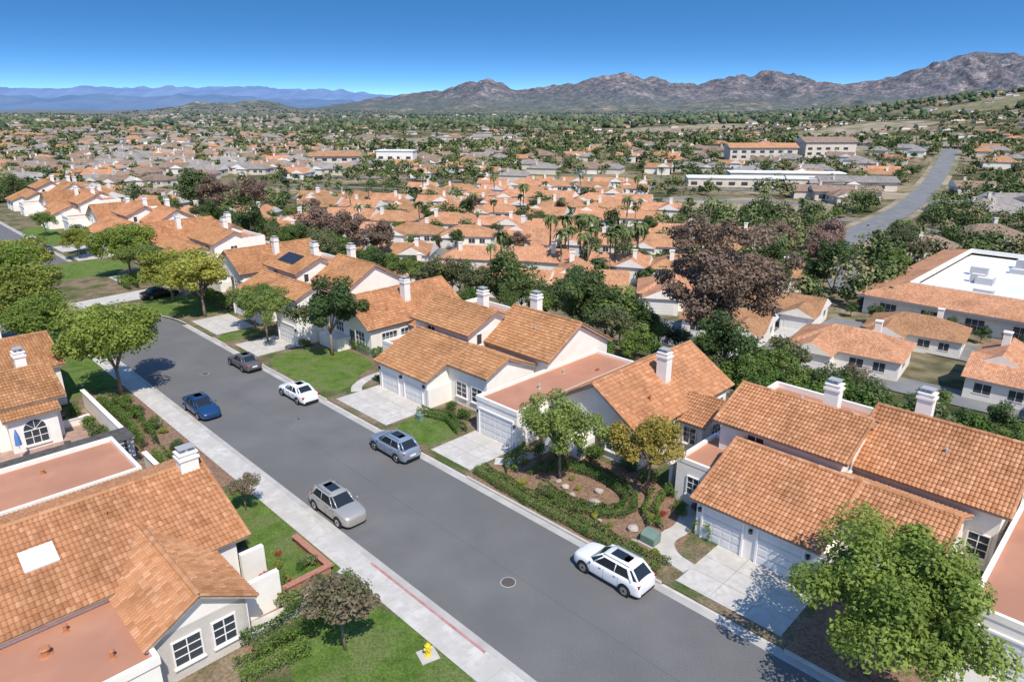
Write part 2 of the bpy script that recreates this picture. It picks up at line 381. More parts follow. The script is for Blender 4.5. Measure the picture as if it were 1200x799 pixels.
def path(name,pts,w,mat,z,n=2):
    P=[Vector(p) for p in pts]
    for _ in range(n):
        Q=[P[0]]
        for i in range(len(P)-1): Q+=[P[i]*.75+P[i+1]*.25,P[i]*.25+P[i+1]*.75]
        Q.append(P[-1]);P=Q
    Lf=[];Rt=[]
    for i,p in enumerate(P):
        d=(P[min(i+1,len(P)-1)]-P[max(i-1,0)]).normalized(); nn=Vector((-d.y,d.x))*w/2
        Lf.append(p+nn);Rt.append(p-nn)
    mb=MB()
    for i in range(len(P)-1):
        q=[Lf[i],Lf[i+1],Rt[i+1],Rt[i]]
        v=[(-k.x,k.y,z) for k in q]
        ar=sum(v[j][0]*v[(j+1)%4][1]-v[(j+1)%4][0]*v[j][1] for j in range(4))
        if ar<0:v=v[::-1]
        mb.add(v,[(0,1,2,3)],mat)
    o=mb.obj(name);o.rotation_euler=(0,0,STREET_ROT);return struct(o)
strip('street',-45,84,17.9,27.9,-0.35,0.0,M_ASPH)
arc=[(84.0+17*math.sin(t),10.9+17*math.cos(t)) for t in [i*math.pi/2/14 for i in range(15)]]
sheet('street',[(84,17.9)]+arc+[(101,-60),(91.6,-60),(91.6,12.5),(91.1,15),(89.6,17),(87.5,17.9)],M_ASPH,-0.003,0,.3)
sheet('yard_ground',[(84,28.16)]+[(84+17.25*math.sin(t),10.9+17.25*math.cos(t)) for t in [i*math.pi/2/14 for i in range(1,15)]]+[(101.25,-60),(134,-60),(134,28.16)],M_YARD,GZ-.002,0,1.0)
path('kerb',[(84+17.1*math.sin(t),10.9+17.1*math.cos(t)) for t in [i*math.pi/2/14 for i in range(15)]]+[(101.1,-60)],.2,M_CONC,GZ+.012,0)
strip('street',134,232,17.9,27.9,-0.35,0.0,M_ASPH)
strip('gutter',-45,87,17.75,18.25,-0.3,0.005,M_GUT); strip('gutter',134,232,17.75,18.25,-0.3,0.005,M_GUT); strip('gutter',-45,84,27.5,28.0,-0.3,0.005,M_GUT);strip('gutter',134,232,27.5,28.0,-0.3,0.005,M_GUT)
strip('kerb',-45,19.5,17.6,17.752,-0.3,GZ+0.012,M_CONC); strip('kerb',29.2,87.5,17.6,17.752,-0.3,GZ+0.012,M_CONC);strip('kerb',134,232,17.6,17.752,-0.3,GZ+0.012,M_CONC)
strip('kerb_red_paint',19.5,29.2,17.6,17.753,-0.3,GZ+0.013,M_REDK)
for k0,k1 in((-45,-2),(4.1,9.4),(16.4,32.6),(38.1,43.0),(51.7,66.3),(72.7,76.5),(139.5,143.5),(151.5,232)):
    strip('kerb',k0,k1,27.998,28.16,-0.3,GZ+0.012,M_CONC)
strip('yard_ground',-45,232,28.16,55.5,-3.0,GZ,M_YARD)
strip('yard_ground',-45,91.4,-60,16.2,-3.0,GZ,M_YARD);strip('yard_ground',134,232,-60,16.2,-3.0,GZ,M_YARD)
rs=random.Random(3)
path('asphalt_seam',[(-20+i*3.5,22.9+rs.uniform(-.04,.04)) for i in range(30)],.035,M_TAR,.004,1)
mb=MB()
a=-45.0
while a<232:
    if not(87<a+.7<134): mb.box(-(a+1.49),-a,16.2,17.598,-0.3,GZ+0.006+random.uniform(0,0.004),M_CONC)
    a+=1.505
o=mb.obj('sidewalk');o.rotation_euler=(0,0,STREET_ROT);struct(o)
def driveway(a0,a1,b1=33.4,b0=27.99):
    mb=MB()
    na=max(1,round((a1-a0)/1.9)); da=(a1-a0)/na
    nb=3; b00=28.9; db=(b1-b00)/nb
    for i in range(na):
        for j in range(nb):
            mb.box(-(a0+(i+1)*da-0.012),-(a0+i*da+0.012),b00+j*db+0.012,b00+(j+1)*db-0.012,-0.2,GZ+0.012+random.uniform(0,.003),M_CONC)
    mb.add([(-(a1+.5),b0,0.01),(-(a0-.5),b0,0.01),(-a0,28.9,GZ+.014),(-a1,28.9,GZ+.014)],[(0,1,2,3)],M_CONC)
    mb.box(-a1,-a0,28.2,28.9,-0.2,0.0,M_CONC)
    o=mb.obj('driveway');o.rotation_euler=(0,0,STREET_ROT);struct(o)
for d in((9.9,15.9),(33.1,37.6),(43.5,51.2),(66.8,72.2),(77,84.5),(100,105),(112,117),(133.5,139),(144,151),(-1.5,3.6)): driveway(*d)
sheet('driveway',[(100,21),(104,20),(105,28.9),(100,28.9)],M_CONC,GZ+.008)
sheet('mulch_bed',[(16.8,28.2),(32.6,28.2),(32.6,35.8),(24,37),(18.6,36.5),(17.6,33)],M_MULCH,GZ+0.006)
sheet('lawn',[(37.9,28.5),(43.0,28.5),(43.2,32.6),(40.5,33.2),(37.9,32.6)],M_LAWN,GZ+0.02,2)
sheet('lawn',[(52.6,28.4),(65.5,28.4),(66,33),(62.5,36.8),(56,36.5),(54.6,33.2),(52.8,32)],M_LAWN,GZ+0.02,2)
sheet('lawn',[(73.5,28.3),(76.5,28.3),(76.3,33),(73.5,33)],M_LAWN,GZ+0.02,1)
sheet('lawn',[(86,28.3),(98.5,26),(98.5,34),(86,34)],M_LAWN,GZ+0.02,1)
sheet('lawn',[(119.5,20.4),(132.5,20.4),(132.5,34),(119.5,34)],M_LAWN,GZ+0.02,1)
sheet('lawn',[(103,8),(130,8),(130,19),(103,19)],M_LAWN,GZ+0.02,1)
sheet('lawn',[(152,28.4),(180,28.4),(180,34),(152,34)],M_LAWN,GZ+0.02,1)
sheet('mulch_bed',[(3.9,28.2),(9.4,28.2),(9.4,36.4),(3.9,36.4)],M_MULCH,GZ+0.006)
sheet('lawn',[(29.8,13.2),(41.5,13.4),(43,16.18),(29.6,16.18)],M_LAWN,GZ+0.02)
sheet('lawn',[(15,9.2),(25.6,10.2),(28,12.6),(27.6,16.18),(15,16.18)],M_LAWN,GZ+0.02,1)
sheet('mulch_bed',[(26.5,9.5),(29.9,9.5),(29.9,16.17),(27.9,16.17)],M_MULCH,GZ+0.01)
sheet('mulch_bed',[(43.5,12.6),(66,12.6),(66,16.18),(43.5,16.18)],M_MULCH,GZ+0.006)
sheet('lawn',[(68,6),(91,6),(91,16.15),(68,16.15)],M_LAWN,GZ+0.02)
path('garden_path',[(15.9,30.2),(17.4,30.4),(18.6,31.6),(18.2,33.6),(19.4,36)],1.1,M_CONC,GZ+0.016)
path('garden_path',[(29.6,17),(28.6,14),(28.9,10),(29,6)],1.2,M_CONC,GZ+0.03)
path('garden_path',[(51.3,31),(52.6,31.8),(53.6,34),(53.2,38)],1.0,M_CONC,GZ+0.016)
path('garden_path',[(32.8,31),(31.6,32),(31.4,36.5)],1.0,M_CONC,GZ+0.016)

# ------------------------------------------------------------------ roofs
def tile_rect(mb,O,U,Vd,Lu,Lv,mat=None):
    mat=mat or M_TILE
    O=Vector(O);U=Vector(U).normalized();Vd=Vector(Vd).normalized();Nn=U.cross(Vd).normalized()
    seg=5; prof=[0,0.04,0.06,0.06,0.04]
    us=[];hs=[]
    k=0
    while True:
        u=k*PU/seg
        if u>=Lu: us.append(Lu);hs.append(prof[k%seg]);break
        us.append(u);hs.append(prof[k%seg]);k+=1
    vs=[];vh=[]
    j=0
    while j*PV<Lv:
        v0=j*PV;v1=min((j+1)*PV,Lv)
        vs+= [v0,v1];vh+=[0.06,0.004];j+=1
    nu=len(us);nv=len(vs)
    ou=random.randint(0,400)*PU;ov=random.randint(0,400)*PV
    verts=[];uvs=[]
    for r_,(v,h2) in enumerate(zip(vs,vh)):
        for u,h1 in zip(us,hs):
            p=O+U*u+Vd*v+Nn*(h1+h2+0.03); verts.append((p.x,p.y,p.z)); uvs.append((u+ou,v+ov+(0.01 if h2>0.03 else -0.01)))
    faces=[(r*nu+c,r*nu+c+1,(r+1)*nu+c+1,(r+1)*nu+c) for r in range(nv-1) for c in range(nu-1)]
    mb.add(verts,faces,mat,uvs)
    T=0.13
    a=O;b=O+U*Lu;c=b+Vd*Lv;d=O+Vd*Lv
    q=[p+Nn*0.03 for p in(a,b,c,d)]+[p-Nn*T for p in(a,b,c,d)]
    mb.add([tuple(p) for p in q],[(0,1,2,3),(7,6,5,4),(0,4,5,1),(1,5,6,2),(2,6,7,3),(3,7,4,0)],M_FASCIA)
def caps(mb,P0,P1,r=0.13,mat=None,lift=0.06):
    mat=mat or M_TILE
    P0=Vector(P0);P1=Vector(P1);D=P1-P0;Ln=D.length;D.normalize()
    side=D.cross(Vector((0,0,1))).normalized();up=side.cross(D)
    n=max(1,int(Ln/0.4));st=Ln/n
    for i in range(n):
        verts=[];
        for t,rr in((0,r),(1.08,r*0.82)):
            p=P0+D*(i+t)*st+up*lift
            for k in range(6):
                an=math.pi*k/5; verts.append(tuple(p+side*math.cos(an)*rr+up*math.sin(an)*rr*0.9))
        f=[(k,k+1,6+k+1,6+k) for k in range(5)]+[(5,4,3,2,1,0)]
        uo=(random.uniform(0,100),random.uniform(0,100))
        mb.add(verts,f,mat,[uo]*12)
def gable_x(mb,x0,x1,yA,zA,yR,zR,yB,zB,rakes=True,front=True,back=True):
    for flag,(O,U,Vd) in((front,((x0,yA,zA),(1,0,0),(0,yR-yA,zR-zA))),(back,((x1,yB,zB),(-1,0,0),(0,yR-yB,zR-zB)))):
        if not flag: continue
        tile_rect(mb,O,U,Vd,x1-x0,Vector(Vd).length)
    caps(mb,(x0,yR,zR),(x1,yR,zR),0.16)
    if rakes:
        for xx in(x0+.02,x1-.02):
            if front:caps(mb,(xx,yA,zA),(xx,yR,zR),0.12)
            if back:caps(mb,(xx,yB,zB),(xx,yR,zR),0.12)
def gable_y(mb,y0,y1,xA,zA,xR,zR,xB,zB,rakes=True,left=True,right=True):
    if left: tile_rect(mb,(xA,y1,zA),(0,-1,0),(xR-xA,0,zR-zA),y1-y0,math.hypot(xR-xA,zR-zA))
    if right: tile_rect(mb,(xB,y0,zB),(0,1,0),(xR-xB,0,zR-zB),y1-y0,math.hypot(xR-xB,zR-zB))
    caps(mb,(xR,y0,zR),(xR,y1,zR),0.16)
    if rakes:
        for yy in(y0+.02,y1-.02):
            if left:caps(mb,(xA,yy,zA),(xR,yy,zR),0.12)
            if right:caps(mb,(xB,yy,zB),(xR,yy,zR),0.12)
def pent_x(mb,x0,x1,yA,zA,yR,zR,yB,zB,mat):
    mb.prism([(x0,yA,-0.1),(x0,yA,zA),(x0,yR,zR),(x0,yB,zB),(x0,yB,-0.1)][::-1],(x1-x0,0,0),mat)
def pent_y(mb,y0,y1,xA,zA,xR,zR,xB,zB,mat):
    mb.prism([(xA,y0,-0.1),(xA,y0,zA),(xR,y0,zR),(xB,y0,zB),(xB,y0,-0.1)],(0,y1-y0,0),mat)
def parapet(mb,x0,x1,y0,y1,z,h=0.3,t=0.22,mat=None):
    mat=mat or M_STUCCO
    mb.box(x0,x1,y0,y0+t,z-0.05,z+h,mat);mb.box(x0,x1,y1-t,y1,z-0.05,z+h,mat)
    mb.box(x0,x0+t,y0+t,y1-t,z-0.05,z+h-.002,mat);mb.box(x1-t,x1,y0+t,y1-t,z-0.05,z+h-.002,mat)
def face_map(facing,cx,cy):
    if facing=='y-': return lambda w,o,z:(cx+w,cy-o,z)
    if facing=='y+': return lambda w,o,z:(cx-w,cy+o,z)
    if facing=='x+': return lambda w,o,z:(cx+o,cy+w,z)
    return lambda w,o,z:(cx-o,cy-w,z)
def fbox(mb,fm,w0,w1,o0,o1,z0,z1,mat):
    a=fm(w0,o0,z0);b=fm(w1,o1,z1); mb.box(a[0],b[0],a[1],b[1],a[2],b[2],mat)
def window(root,facing,cx,cy,w,z0,z1,nx=2,nz=2,name='window',arch=False):
    fm=face_map(facing,0,0); mb=MB(); h=z1-z0; t=0.07
    fbox(mb,fm,-w/2,w/2,-0.02,0.02,0,h,M_GLASS)
    fbox(mb,fm,-w/2-t,-w/2,-0.02,0.08,-t,h+t,M_TRIM);fbox(mb,fm,w/2,w/2+t,-0.02,0.08,-t,h+t,M_TRIM)
    fbox(mb,fm,-w/2,w/2,-0.02,0.079,-t,0,M_TRIM);fbox(mb,fm,-w/2,w/2,-0.02,0.079,h,h+t,M_TRIM)
    for i in range(1,nx):
        x=-w/2+w*i/nx; fbox(mb,fm,x-.025,x+.025,0.0,0.045,0,h,M_TRIM)
    for j in range(1,nz):
        z=h*j/nz; fbox(mb,fm,-w/2,w/2,0.0,0.042,z-.022,z+.022,M_TRIM)
    if arch:
        for rr,oo,mt in((w/2+t,.03,M_TRIM),(w/2-.02,.05,M_GLASS)):
            P=[fm(rr*math.cos(q),0,h+t+rr*math.sin(q)) for q in [math.pi*i/12 for i in range(13)]]
            Q=fm(0,oo,0);mb.prism(P,Q,mt)
        for q in(.25,.5,.75):
            mb.tube(fm(0,.055,h+t),fm((w/2)*math.cos(q*math.pi),.055,h+t+(w/2)*math.sin(q*math.pi)),.02,.02,M_TRIM,5)
    o=mb.obj(name,root,loc=(cx,cy,z0)); 
    ms=MB(); fbox(ms,fm,-w/2-.12,w/2+.12,-0.02,0.14,-0.15,-t-.002,M_STUCCO); ms.obj('sill',o)
    return o
def garage(root,facing,cx,cy,w,h=2.15):
    fm=face_map(facing,0,0); mb=MB()
    n=4
    for i in range(n):
        z0=i*h/n; fbox(mb,fm,-w/2,w/2,-0.05,0.02,z0+.012,z0+h/n-.012,M_GARAGE)
        k=max(2,int(w/0.6))
        for j in range(k):
            x0=-w/2+w*j/k; fbox(mb,fm,x0+.07,x0+w/k-.07,0.015,0.035,z0+.09,z0+h/n-.09,M_GARAGE)
    fbox(mb,fm,-w/2,w/2,-0.06,0.005,0,h,M_BLACK)
    o=mb.obj('garage_door',root,loc=(cx,cy,GZ+.01))
    mf=MB()
    fbox(mf,fm,-w/2-.12,-w/2-.001,-0.03,0.10,0,h+.12,M_TRIM);fbox(mf,fm,w/2+.001,w/2+.12,-0.03,0.10,0,h+.12,M_TRIM);fbox(mf,fm,-w/2,w/2,-0.03,0.099,h+.002,h+.12,M_TRIM)
    mf.obj('frame',o)
def door(root,facing,cx,cy,w=0.95,h=2.1,mat=None):
    fm=face_map(facing,0,0); mb=MB(); fbox(mb,fm,-w/2,w/2,-0.02,0.03,0,h,mat or M_DARKW)
    for i in range(2):
        for j in range(3): fbox(mb,fm,-w/2+.1+i*w*.46,-w/2+.1+i*w*.46+w*.34,0.02,0.045,.15+j*.65,.65+j*.65,mat or M_DARKW)
    o=mb.obj('door',root,loc=(cx,cy,GZ+.02))
    mh=MB(); fbox(mh,fm,w/2-.12,w/2-.06,0.03,0.10,0.98,1.04,M_RIM); mh.obj('handle',o)
def chimney(root,x,y,z0,z1,w=0.9,d=0.75):
    mb=MB(); mb.box(x-w/2,x+w/2,y-d/2,y+d/2,z0,z1-0.35,M_STUCCO)
    mb.box(x-w/2-.08,x+w/2+.08,y-d/2-.08,y+d/2+.08,z1-0.35,z1-.2,M_STUCCO)
    mb.box(x-w/2+.02,x+w/2-.02,y-d/2+.02,y+d/2-.02,z1-.2,z1-0.02,M_STUCCO)
    mb.box(x-w/2-.05,x+w/2+.05,y-d/2-.05,y+d/2+.05,z1-.02,z1+.06,M_STUCCO)
    for i in(-1,1): mb.tube((x+i*w*.2,y,z1+.06),(x+i*w*.2,y,z1+.3),0.1,0.1,M_METAL)
    mb.box(x-w/2+.05,x+w/2-.05,y-d/2+.05,y+d/2-.05,z1+.3,z1+.34,M_METAL)
    return mb.obj('chimney',root)
def vent(root,x,y,z,r=0.1,h=0.5,mat=None):
    mb=MB(); mb.tube((x,y,z-.1),(x,y,z+h),r,r,mat or M_TARPOT,10); mb.tube((x,y,z+h),(x,y,z+h+.08),r*1.5,r*1.1,mat or M_TARPOT,10); mb.tube((x,y,z-.02),(x,y,z+.05),r*2,r*1.6,mat or M_TARPOT,10)
    return mb.obj('roof_vent',root)
def lamp(root,facing,x,y,z):
    fm=face_map(facing,x,y);mb=MB();fbox(mb,fm,-.08,.08,0,.06,z-.05,z+.25,M_BLACK);fbox(mb,fm,-.07,.07,.06,.2,z,z+.2,M_GLASS);fbox(mb,fm,-.09,.09,.05,.22,z+.2,z+.24,M_BLACK);mb.obj('wall_lamp',root)

# ------------------------------------------------------------------ Type A house (two-storey, garages to the street)
GH='white stucco houses along the street'
def house_A():
    r=thing('house','two-storey white stucco house with terracotta roofs and two garage doors','house',group=GH)
    w=MB()
    w.box(2.5,9.7,0.0,4.9,-0.1,2.75,M_STUCCO)
    pent_x(w,2.55,9.6,0.05,2.7,4.8,4.55,8.3,3.1,M_STUCCO)
    pent_x(w,9.6,14.6,2.5,3.6,4.8,4.5,8.6,3.0,M_STUCCO)
    w.box(0.5,8.4,6.0,14.2,-0.1,5.15,M_STUCCO)
    pent_x(w,0.55,8.35,6.02,5.1,9.3,6.5,10.6,5.9,M_STUCCO)
    pent_x(w,8.3,16.2,8.4,4.1,12.4,6.35,16.8,3.9,M_STUCCO)
    w.box(-0.6,2.5,2.6,7.5,-0.1,3.0,M_STUCCO)
    parapet(w,0.5,8.4,10.4,14.2,5.15,0.45)
    parapet(w,-0.6,2.5,2.6,7.5,3.0,0.3)
    w.box(-0.6,0.5,7.5,12,-0.1,2.6,M_STUCCO)
    w.box(9.7,9.95,-0.1,2.5,-0.1,1.9,M_STUCCO)
    w.obj('wall',r)
    rf=MB()
    gable_x(rf,2.2,9.95,-0.35,2.62,4.8,4.8,8.2,3.3,rakes=True)
    gable_x(rf,9.97,14.95,2.1,3.62,4.8,4.8,8.2,3.3,rakes=True)
    gable_x(rf,0.15,8.8,5.55,5.12,9.3,6.75,10.4,6.2)
    gable_x(rf,8.0,16.6,7.9,4.0,12.4,6.6,17.1,3.9)
    rf.box(0.7,8.2,10.6,14.0,5.1,5.2,M_FLAT)
    rf.box(-0.4,2.3,2.8,7.3,2.95,3.05,M_FLAT)
    rf.obj('roof',r)
    chimney(r,5.9,10.2,5,8.1); chimney(r,10.6,12.8,5,8.1)
    garage(r,'y-',4.25,0,2.5); garage(r,'y-',7.75,0,2.5)
    lamp(r,'y-',2.75,0,1.9);lamp(r,'y-',6.0,0,1.9);lamp(r,'y-',9.3,0,1.9)
    window(r,'y-',3.0,6.0,1.1,3.7,4.8,2,2)
    window(r,'x+',8.4,7.3,0.6,3.9,4.9,1,1)
    window(r,'x+',14.6,4.6,1.2,0.9,2.1,3,3)
    window(r,'y-',11.4,2.5,1.3,1.0,2.3,2,3)
    window(r,'y-',13.4,2.5,1.3,1.0,2.3,2,3)
    window(r,'x+',16.2,10.4,1.8,0.5,2.4,4,4); window(r,'x+',16.2,14.0,1.8,0.5,2.4,4,4)
    window(r,'y-',15.4,8.4,1.0,0.9,2.3,2,3)
    door(r,'x-',-0.6,4.2)
    window(r,'y-',0.9,2.6,1.2,1.0,2.2,3,3)
    window(r,'x-',0.5,9.0,1.0,3.4,4.6,2,2)
    vent(r,6.5,12.5,5.2,0.07,0.4,M_METAL);vent(r,3.0,12.8,5.2,0.09,0.3,M_METAL);vent(r,12.6,10.5,5.45,0.07,0.35,M_METAL)
    return r
def house_B():
    r=thing('house','single-storey white stucco house with gabled terracotta roof and flat garage roof','house',group=GH)
    w=MB()
    w.box(0,4.5,0,15.2,-0.1,3.0,M_STUCCO)
    parapet(w,-0.05,4.55,-0.05,15.25,3.0,0.3)
    pent_y(w,3.9,16.4,4.7,3.1,8.9,5.6,12.9,3.1,M_STUCCO)
    pent_x(w,12.8,15.0,9.0,2.6,11.4,3.7,13.6,2.6,M_STUCCO)
    w.box(5.2,9.0,2.2,3.95,-0.1,1.5,M_STUCCO)
    w.obj('wall',r)
    rf=MB()
    gable_y(rf,3.4,16.8,4.35,3.12,8.9,5.85,13.3,3.1)
    gable_x(rf,12.2,15.4,8.6,2.62,11.4,3.9,14.0,2.62)
    rf.box(0.18,4.3,0.2,15.0,2.95,3.06,M_FLAT)
    rf.obj('roof',r)
    chimney(r,10.6,10.2,4,7.0)
    garage(r,'y-',2.25,0,3.7)
    lamp(r,'y-',.2,0.05,1.9);lamp(r,'y-',4.3,0.05,1.9)
    window(r,'y-',10.9,3.9,1.7,0.9,2.5,3,3)
    window(r,'y-',7.0,3.9,1.5,1.7,2.8,3,2)
    window(r,'x+',12.9,6.2,1.9,0.4,2.4,4,4);window(r,'x+',12.9,8.2,1.0,0.4,2.4,2,4)
    window(r,'x+',12.9,15.2,1.2,0.8,2.3,2,3)
    window(r,'x+',15.0,11.3,1.8,0.8,2.2,4,3)
    window(r,'y-',14.0,9.0,1.0,0.9,2.2,2,3)
    door(r,'y-',9.35,3.9)
    vent(r,2.2,5,3.05,0.09,0.35,M_METAL);vent(r,1.4,9,3.05,0.07,0.3,M_METAL);vent(r,3.2,11.5,3.05,0.12,0.3)
    vent(r,11.6,7,4.2,0.07,0.5)
    return r
PA=Pool(house_A);PB=Pool(house_B)
def put_house(pool,a0,b0=33.4,rot=STREET_ROT,sc=1.0):
    return pool.place(AB(a0,b0,0),rot,sc)
for a0 in(20.0,53.5): put_house(PA,a0)
hA=put_house(PA,87.0,34.2); put_house(PA,120.5-16,34.8,STREET_ROT,(-1,1,1)); put_house(PA,154.0,35);put_house(PA,187-16,33.4,STREET_ROT,(-1,1,1));put_house(PA,221,34)
for a0,bb in((37.4,33.4),(3.4,33.4),(71.0,33.4),(104.5,35),(138,33.6),(171,35.5),(204,34)): put_house(PB,a0,bb)
def solar(root,x0,x1,yA,zA,yR,zR,nx,ny):
    O=Vector((x0,yA,zA));U=Vector((1,0,0));Vd=Vector((0,yR-yA,zR-zA));Lv=Vd.length;Vd.normalize();Nn=U.cross(Vd)
    mb=MB();du=(x1-x0)/nx;dv=Lv/ny
    for i in range(nx):
        for j in range(ny):
            p=O+U*(i*du+.03)+Vd*(j*dv+.03)+Nn*.2;q=[p,p+U*(du-.06),p+U*(du-.06)+Vd*(dv-.06),p+Vd*(dv-.06)]
            mb.prism([tuple(t) for t in q],tuple(Nn*.04),M_SOLAR)
    return mb.obj('solar_panel',root)
solar(hA,2,6.0,6.9,5.68,8.7,6.5,4,1)
put_house(PA,104.5,6.0,STREET_ROT+math.pi);put_house(PB,122,6.0,STREET_ROT+math.pi)

# ------------------------------------------------------------------ left-hand houses (own coordinates: X=-a, Y=b)
def left_root(label,a,b): 
    return thing('house',label,'house',AB(a,b,0),STREET_ROT,GH)
r=left_root('white stucco house with broad terracotta roof, skylight and front gable wing',38.4,12)
w=MB()
pent_y(w,-18.0,-0.35,-5.0,3.2,0.2,5.1,5.6,2.9,M_STUCCO)
w.box(-0.0,10.2,-6.2,-1.9,-0.1,2.8,M_STUCCO)
pent_x(w,1.5,10.2,-6.15,2.8,-4.05,4.0,-1.95,2.8,M_STUCCO)
w.box(4.5,11.2,-17.0,-6.25,-0.1,2.45,M_STUCCO)
parapet(w,4.4,11.3,-17.0,-6.2,2.45,0.35)
w.box(8.6,8.9,-1.9,0.4,-0.1,2.3,M_STUCCO)
w.box(5.6,5.9,-0.3,1.0,-0.1,2.0,M_STUCCO)
w.obj('wall',r)
rf=MB()
gable_y(rf,-18.0,0.35,-5.4,3.1,0.2,5.35,5.9,2.95)
gable_x(rf,2.2,10.6,-6.6,2.78,-4.05,4.25,-1.5,2.78)
rf.box(4.6,11.1,-16.8,-6.4,2.4,2.52,M_FLAT)
rf.obj('roof',r)
sk=MB(); 
n=Vector((2.4,0,5.7)).normalized();vx=Vector((5.7,0,-2.4)).normalized()
c=Vector((2.6,-8.5,5.35-2.6*0.42+0.16)); 
def skq(c,hw,hh,th,mat):
    P=[c+vx*i*hw+Vector((0,1,0))*j*hh for i,j in((-1,-1),(1,-1),(1,1),(-1,1))]; sk.prism([tuple(p) for p in P],tuple(n*th),mat)
skq(c,0.62,0.72,0.14,M_TRIM);skq(c+n*0.14,0.5,0.6,0.03,plain('skylight_acrylic',(0.62,0.66,0.7),0.2))
sk.obj('skylight',r)
chimney(r,0.4,-0.5,4,6.3,0.8,1.0)
window(r,'x+',10.2,-4.8,1.2,0.9,2.2,2,3);window(r,'x+',10.2,-3.1,1.0,0.9,2.2,2,3)
window(r,'y+',4.0,-0.35,1.4,0.8,2.2,3,3);window(r,'y+',1.2,-0.35,1.4,0.8,2.4,3,3)
door(r,'y+',7.5,-1.9)
for x,y,q in((7.4,-9.6,.16),(8.4,-11.6,.16),(6.4,-8.6,.08),(9.6,-7.6,.09),(6.2,-13.4,.12)): vent(r,x,y,2.52,q,0.35)
for x,y in((3.6,-12.0),(1.6,-5.2)): vent(r,x,y,5.35-x*.42+.05,0.06,0.3)
r=left_root('white stucco house with flat red roof and dark patio pergola',50.5,11)
w=MB(); w.box(0.5,6.4,-16,-0.5,-0.1,2.95,M_STUCCO); parapet(w,0.4,6.5,-16.1,-0.4,2.95,0.35)
w.obj('wall',r)
rf=MB(); rf.box(0.6,6.3,-15.9,-0.6,2.9,3.02,M_FLAT); rf.obj('roof',r)
pg=MB()
for i in range(9): pg.box(-1.6+i*.24,-1.5+i*.24,-12,1.0,2.72,2.86,M_DARKW)
for y in(-11.5,-6,0.8): pg.box(-1.7,0.5,y-.06,y+.06,2.56,2.718,M_DARKW); pg.box(-1.65,-1.5,y-.07,y+.07,-.05,2.56,M_DARKW)
pg.obj('pergola',r)
window(r,'y+',3.4,-0.5,1.6,0.9,2.2,3,3)
vent(r,2.5,-5,3.02,.1,.3);vent(r,4.5,-8,3.02,.1,.3)
r=left_root('white stucco house with arched windows beside a walled patio',70.5,11.2)
w=MB()
pent_y(w,-12,-1.6,3.4,3.7,7.0,5.1,10.3,3.7,M_STUCCO)
pent_y(w,-12,0.2,-5.6,4.0,-1.4,5.4,3.4,4.0,M_STUCCO)
w.box(8.0,11.3,-5.2,-2.0,-0.1,3.0,M_STUCCO)
w.obj('wall',r)
rf=MB(); gable_y(rf,-12.4,-1.1,2.9,3.6,7.0,5.3,10.8,3.6); gable_y(rf,-12.4,0.6,-6.1,3.9,-1.4,5.6,3.8,3.85)
tile_rect(rf,(11.7,-5.5,2.9),(0,1,0),(-1.4,0,.6),3.8,1.5)
rf.obj('roof',r)
chimney(r,6.6,-2.9,4,6.6);chimney(r,-2.5,-3,4,7.0)
window(r,'x+',11.3,-3.6,1.5,0.6,1.7,3,2,arch=True);window(r,'y+',5.0,-1.6,1.4,0.5,1.9,3,3,arch=True);window(r,'x+',10.3,-7.0,1.8,0.5,2.1,4,3,arch=True);window(r,'y+',8.2,-1.6,1.3,0.6,1.9,3,3,arch=True);window(r,'y+',0,0.2,1.6,1.0,2.4,3,3,arch=True);window(r,'x+',10.3,-9.6,1.4,.6,2.1,3,3,arch=True)
def wall_run(name,label,segs,h,mat=None,t=0.22):
    mb=MB()
    for a0,b0,a1,b1 in segs:
        mb.box(-max(a0,a1)-(t/2 if a0==a1 else 0),-min(a0,a1)+(t/2 if a0==a1 else 0),min(b0,b1)-(t/2 if b0==b1 else 0),max(b0,b1)+(t/2 if b0==b1 else 0),GZ-.1,GZ+h,mat or M_STUCCO)
    for k,(a0,b0,a1,b1) in enumerate(segs):
        mb.box(-max(a0,a1)-t*.8,-min(a0,a1)+t*.8,min(b0,b1)-t*.8,max(b0,b1)+t*.8,GZ+h,GZ+h+.07+k*.003,mat or M_STUCCO)
    o=mb.obj(name);o.rotation_euler=(0,0,STREET_ROT); return tag(o,label,'wall')
wall_run('garden_wall','white stucco patio wall beside the sidewalk planting',[(52.4,12.3,65,12.3),(52.4,1,52.4,12.1)],1.6)
wall_run('garden_wall','low white stucco garden wall beside entry lawn',[(42.5,12.4,50,12.4)],1.2)
wall_run('garden_wall','white stucco wall between neighbouring gardens',[(21.6,37,21.6,48)],1.8)
wall_run('garden_wall','white stucco wall between two driveway gardens',[(38.0,35,38.0,45)],1.5)
wall_run('retaining_wall','low red brick retaining wall around planting bed',[(30.2,11.8,30.2,15.6),(30.4,15.6,34,15.6)],0.4,M_BRICK,0.24)
wall_run('planter_wall','low white planter wall on the brick patio',[(61.6,9.2,64.4,9.2),(61.6,9.4,61.6,11.6)],0.6,M_STUCCO,0.2)
sheet('patio',[(52.6,1),(64.8,1),(64.8,12.1),(52.6,12.1)],noisy('patio_paving',(0.32,0.21,0.16),(0.44,0.30,0.24),2,0.9),GZ+.03)
def umbrella():
    r=thing('patio_umbrella','closed blue canvas umbrella on the patio','umbrella',AB(57.6,6.2,GZ+.03))
    p=MB();p.tube((0,0,0),(0,0,2.6),.025,.025,M_TRIM);p.tube((0,0,0),(0,0,.08),.25,.22,M_IRON,12);p.obj('pole',r)
    c=MB();c.tube((0,0,1.3),(0,0,2.0),.22,.16,M_BLUE,9);c.tube((0,0,2.0),(0,0,2.55),.16,.03,M_BLUE,9);c.obj('canopy',r)
umbrella()
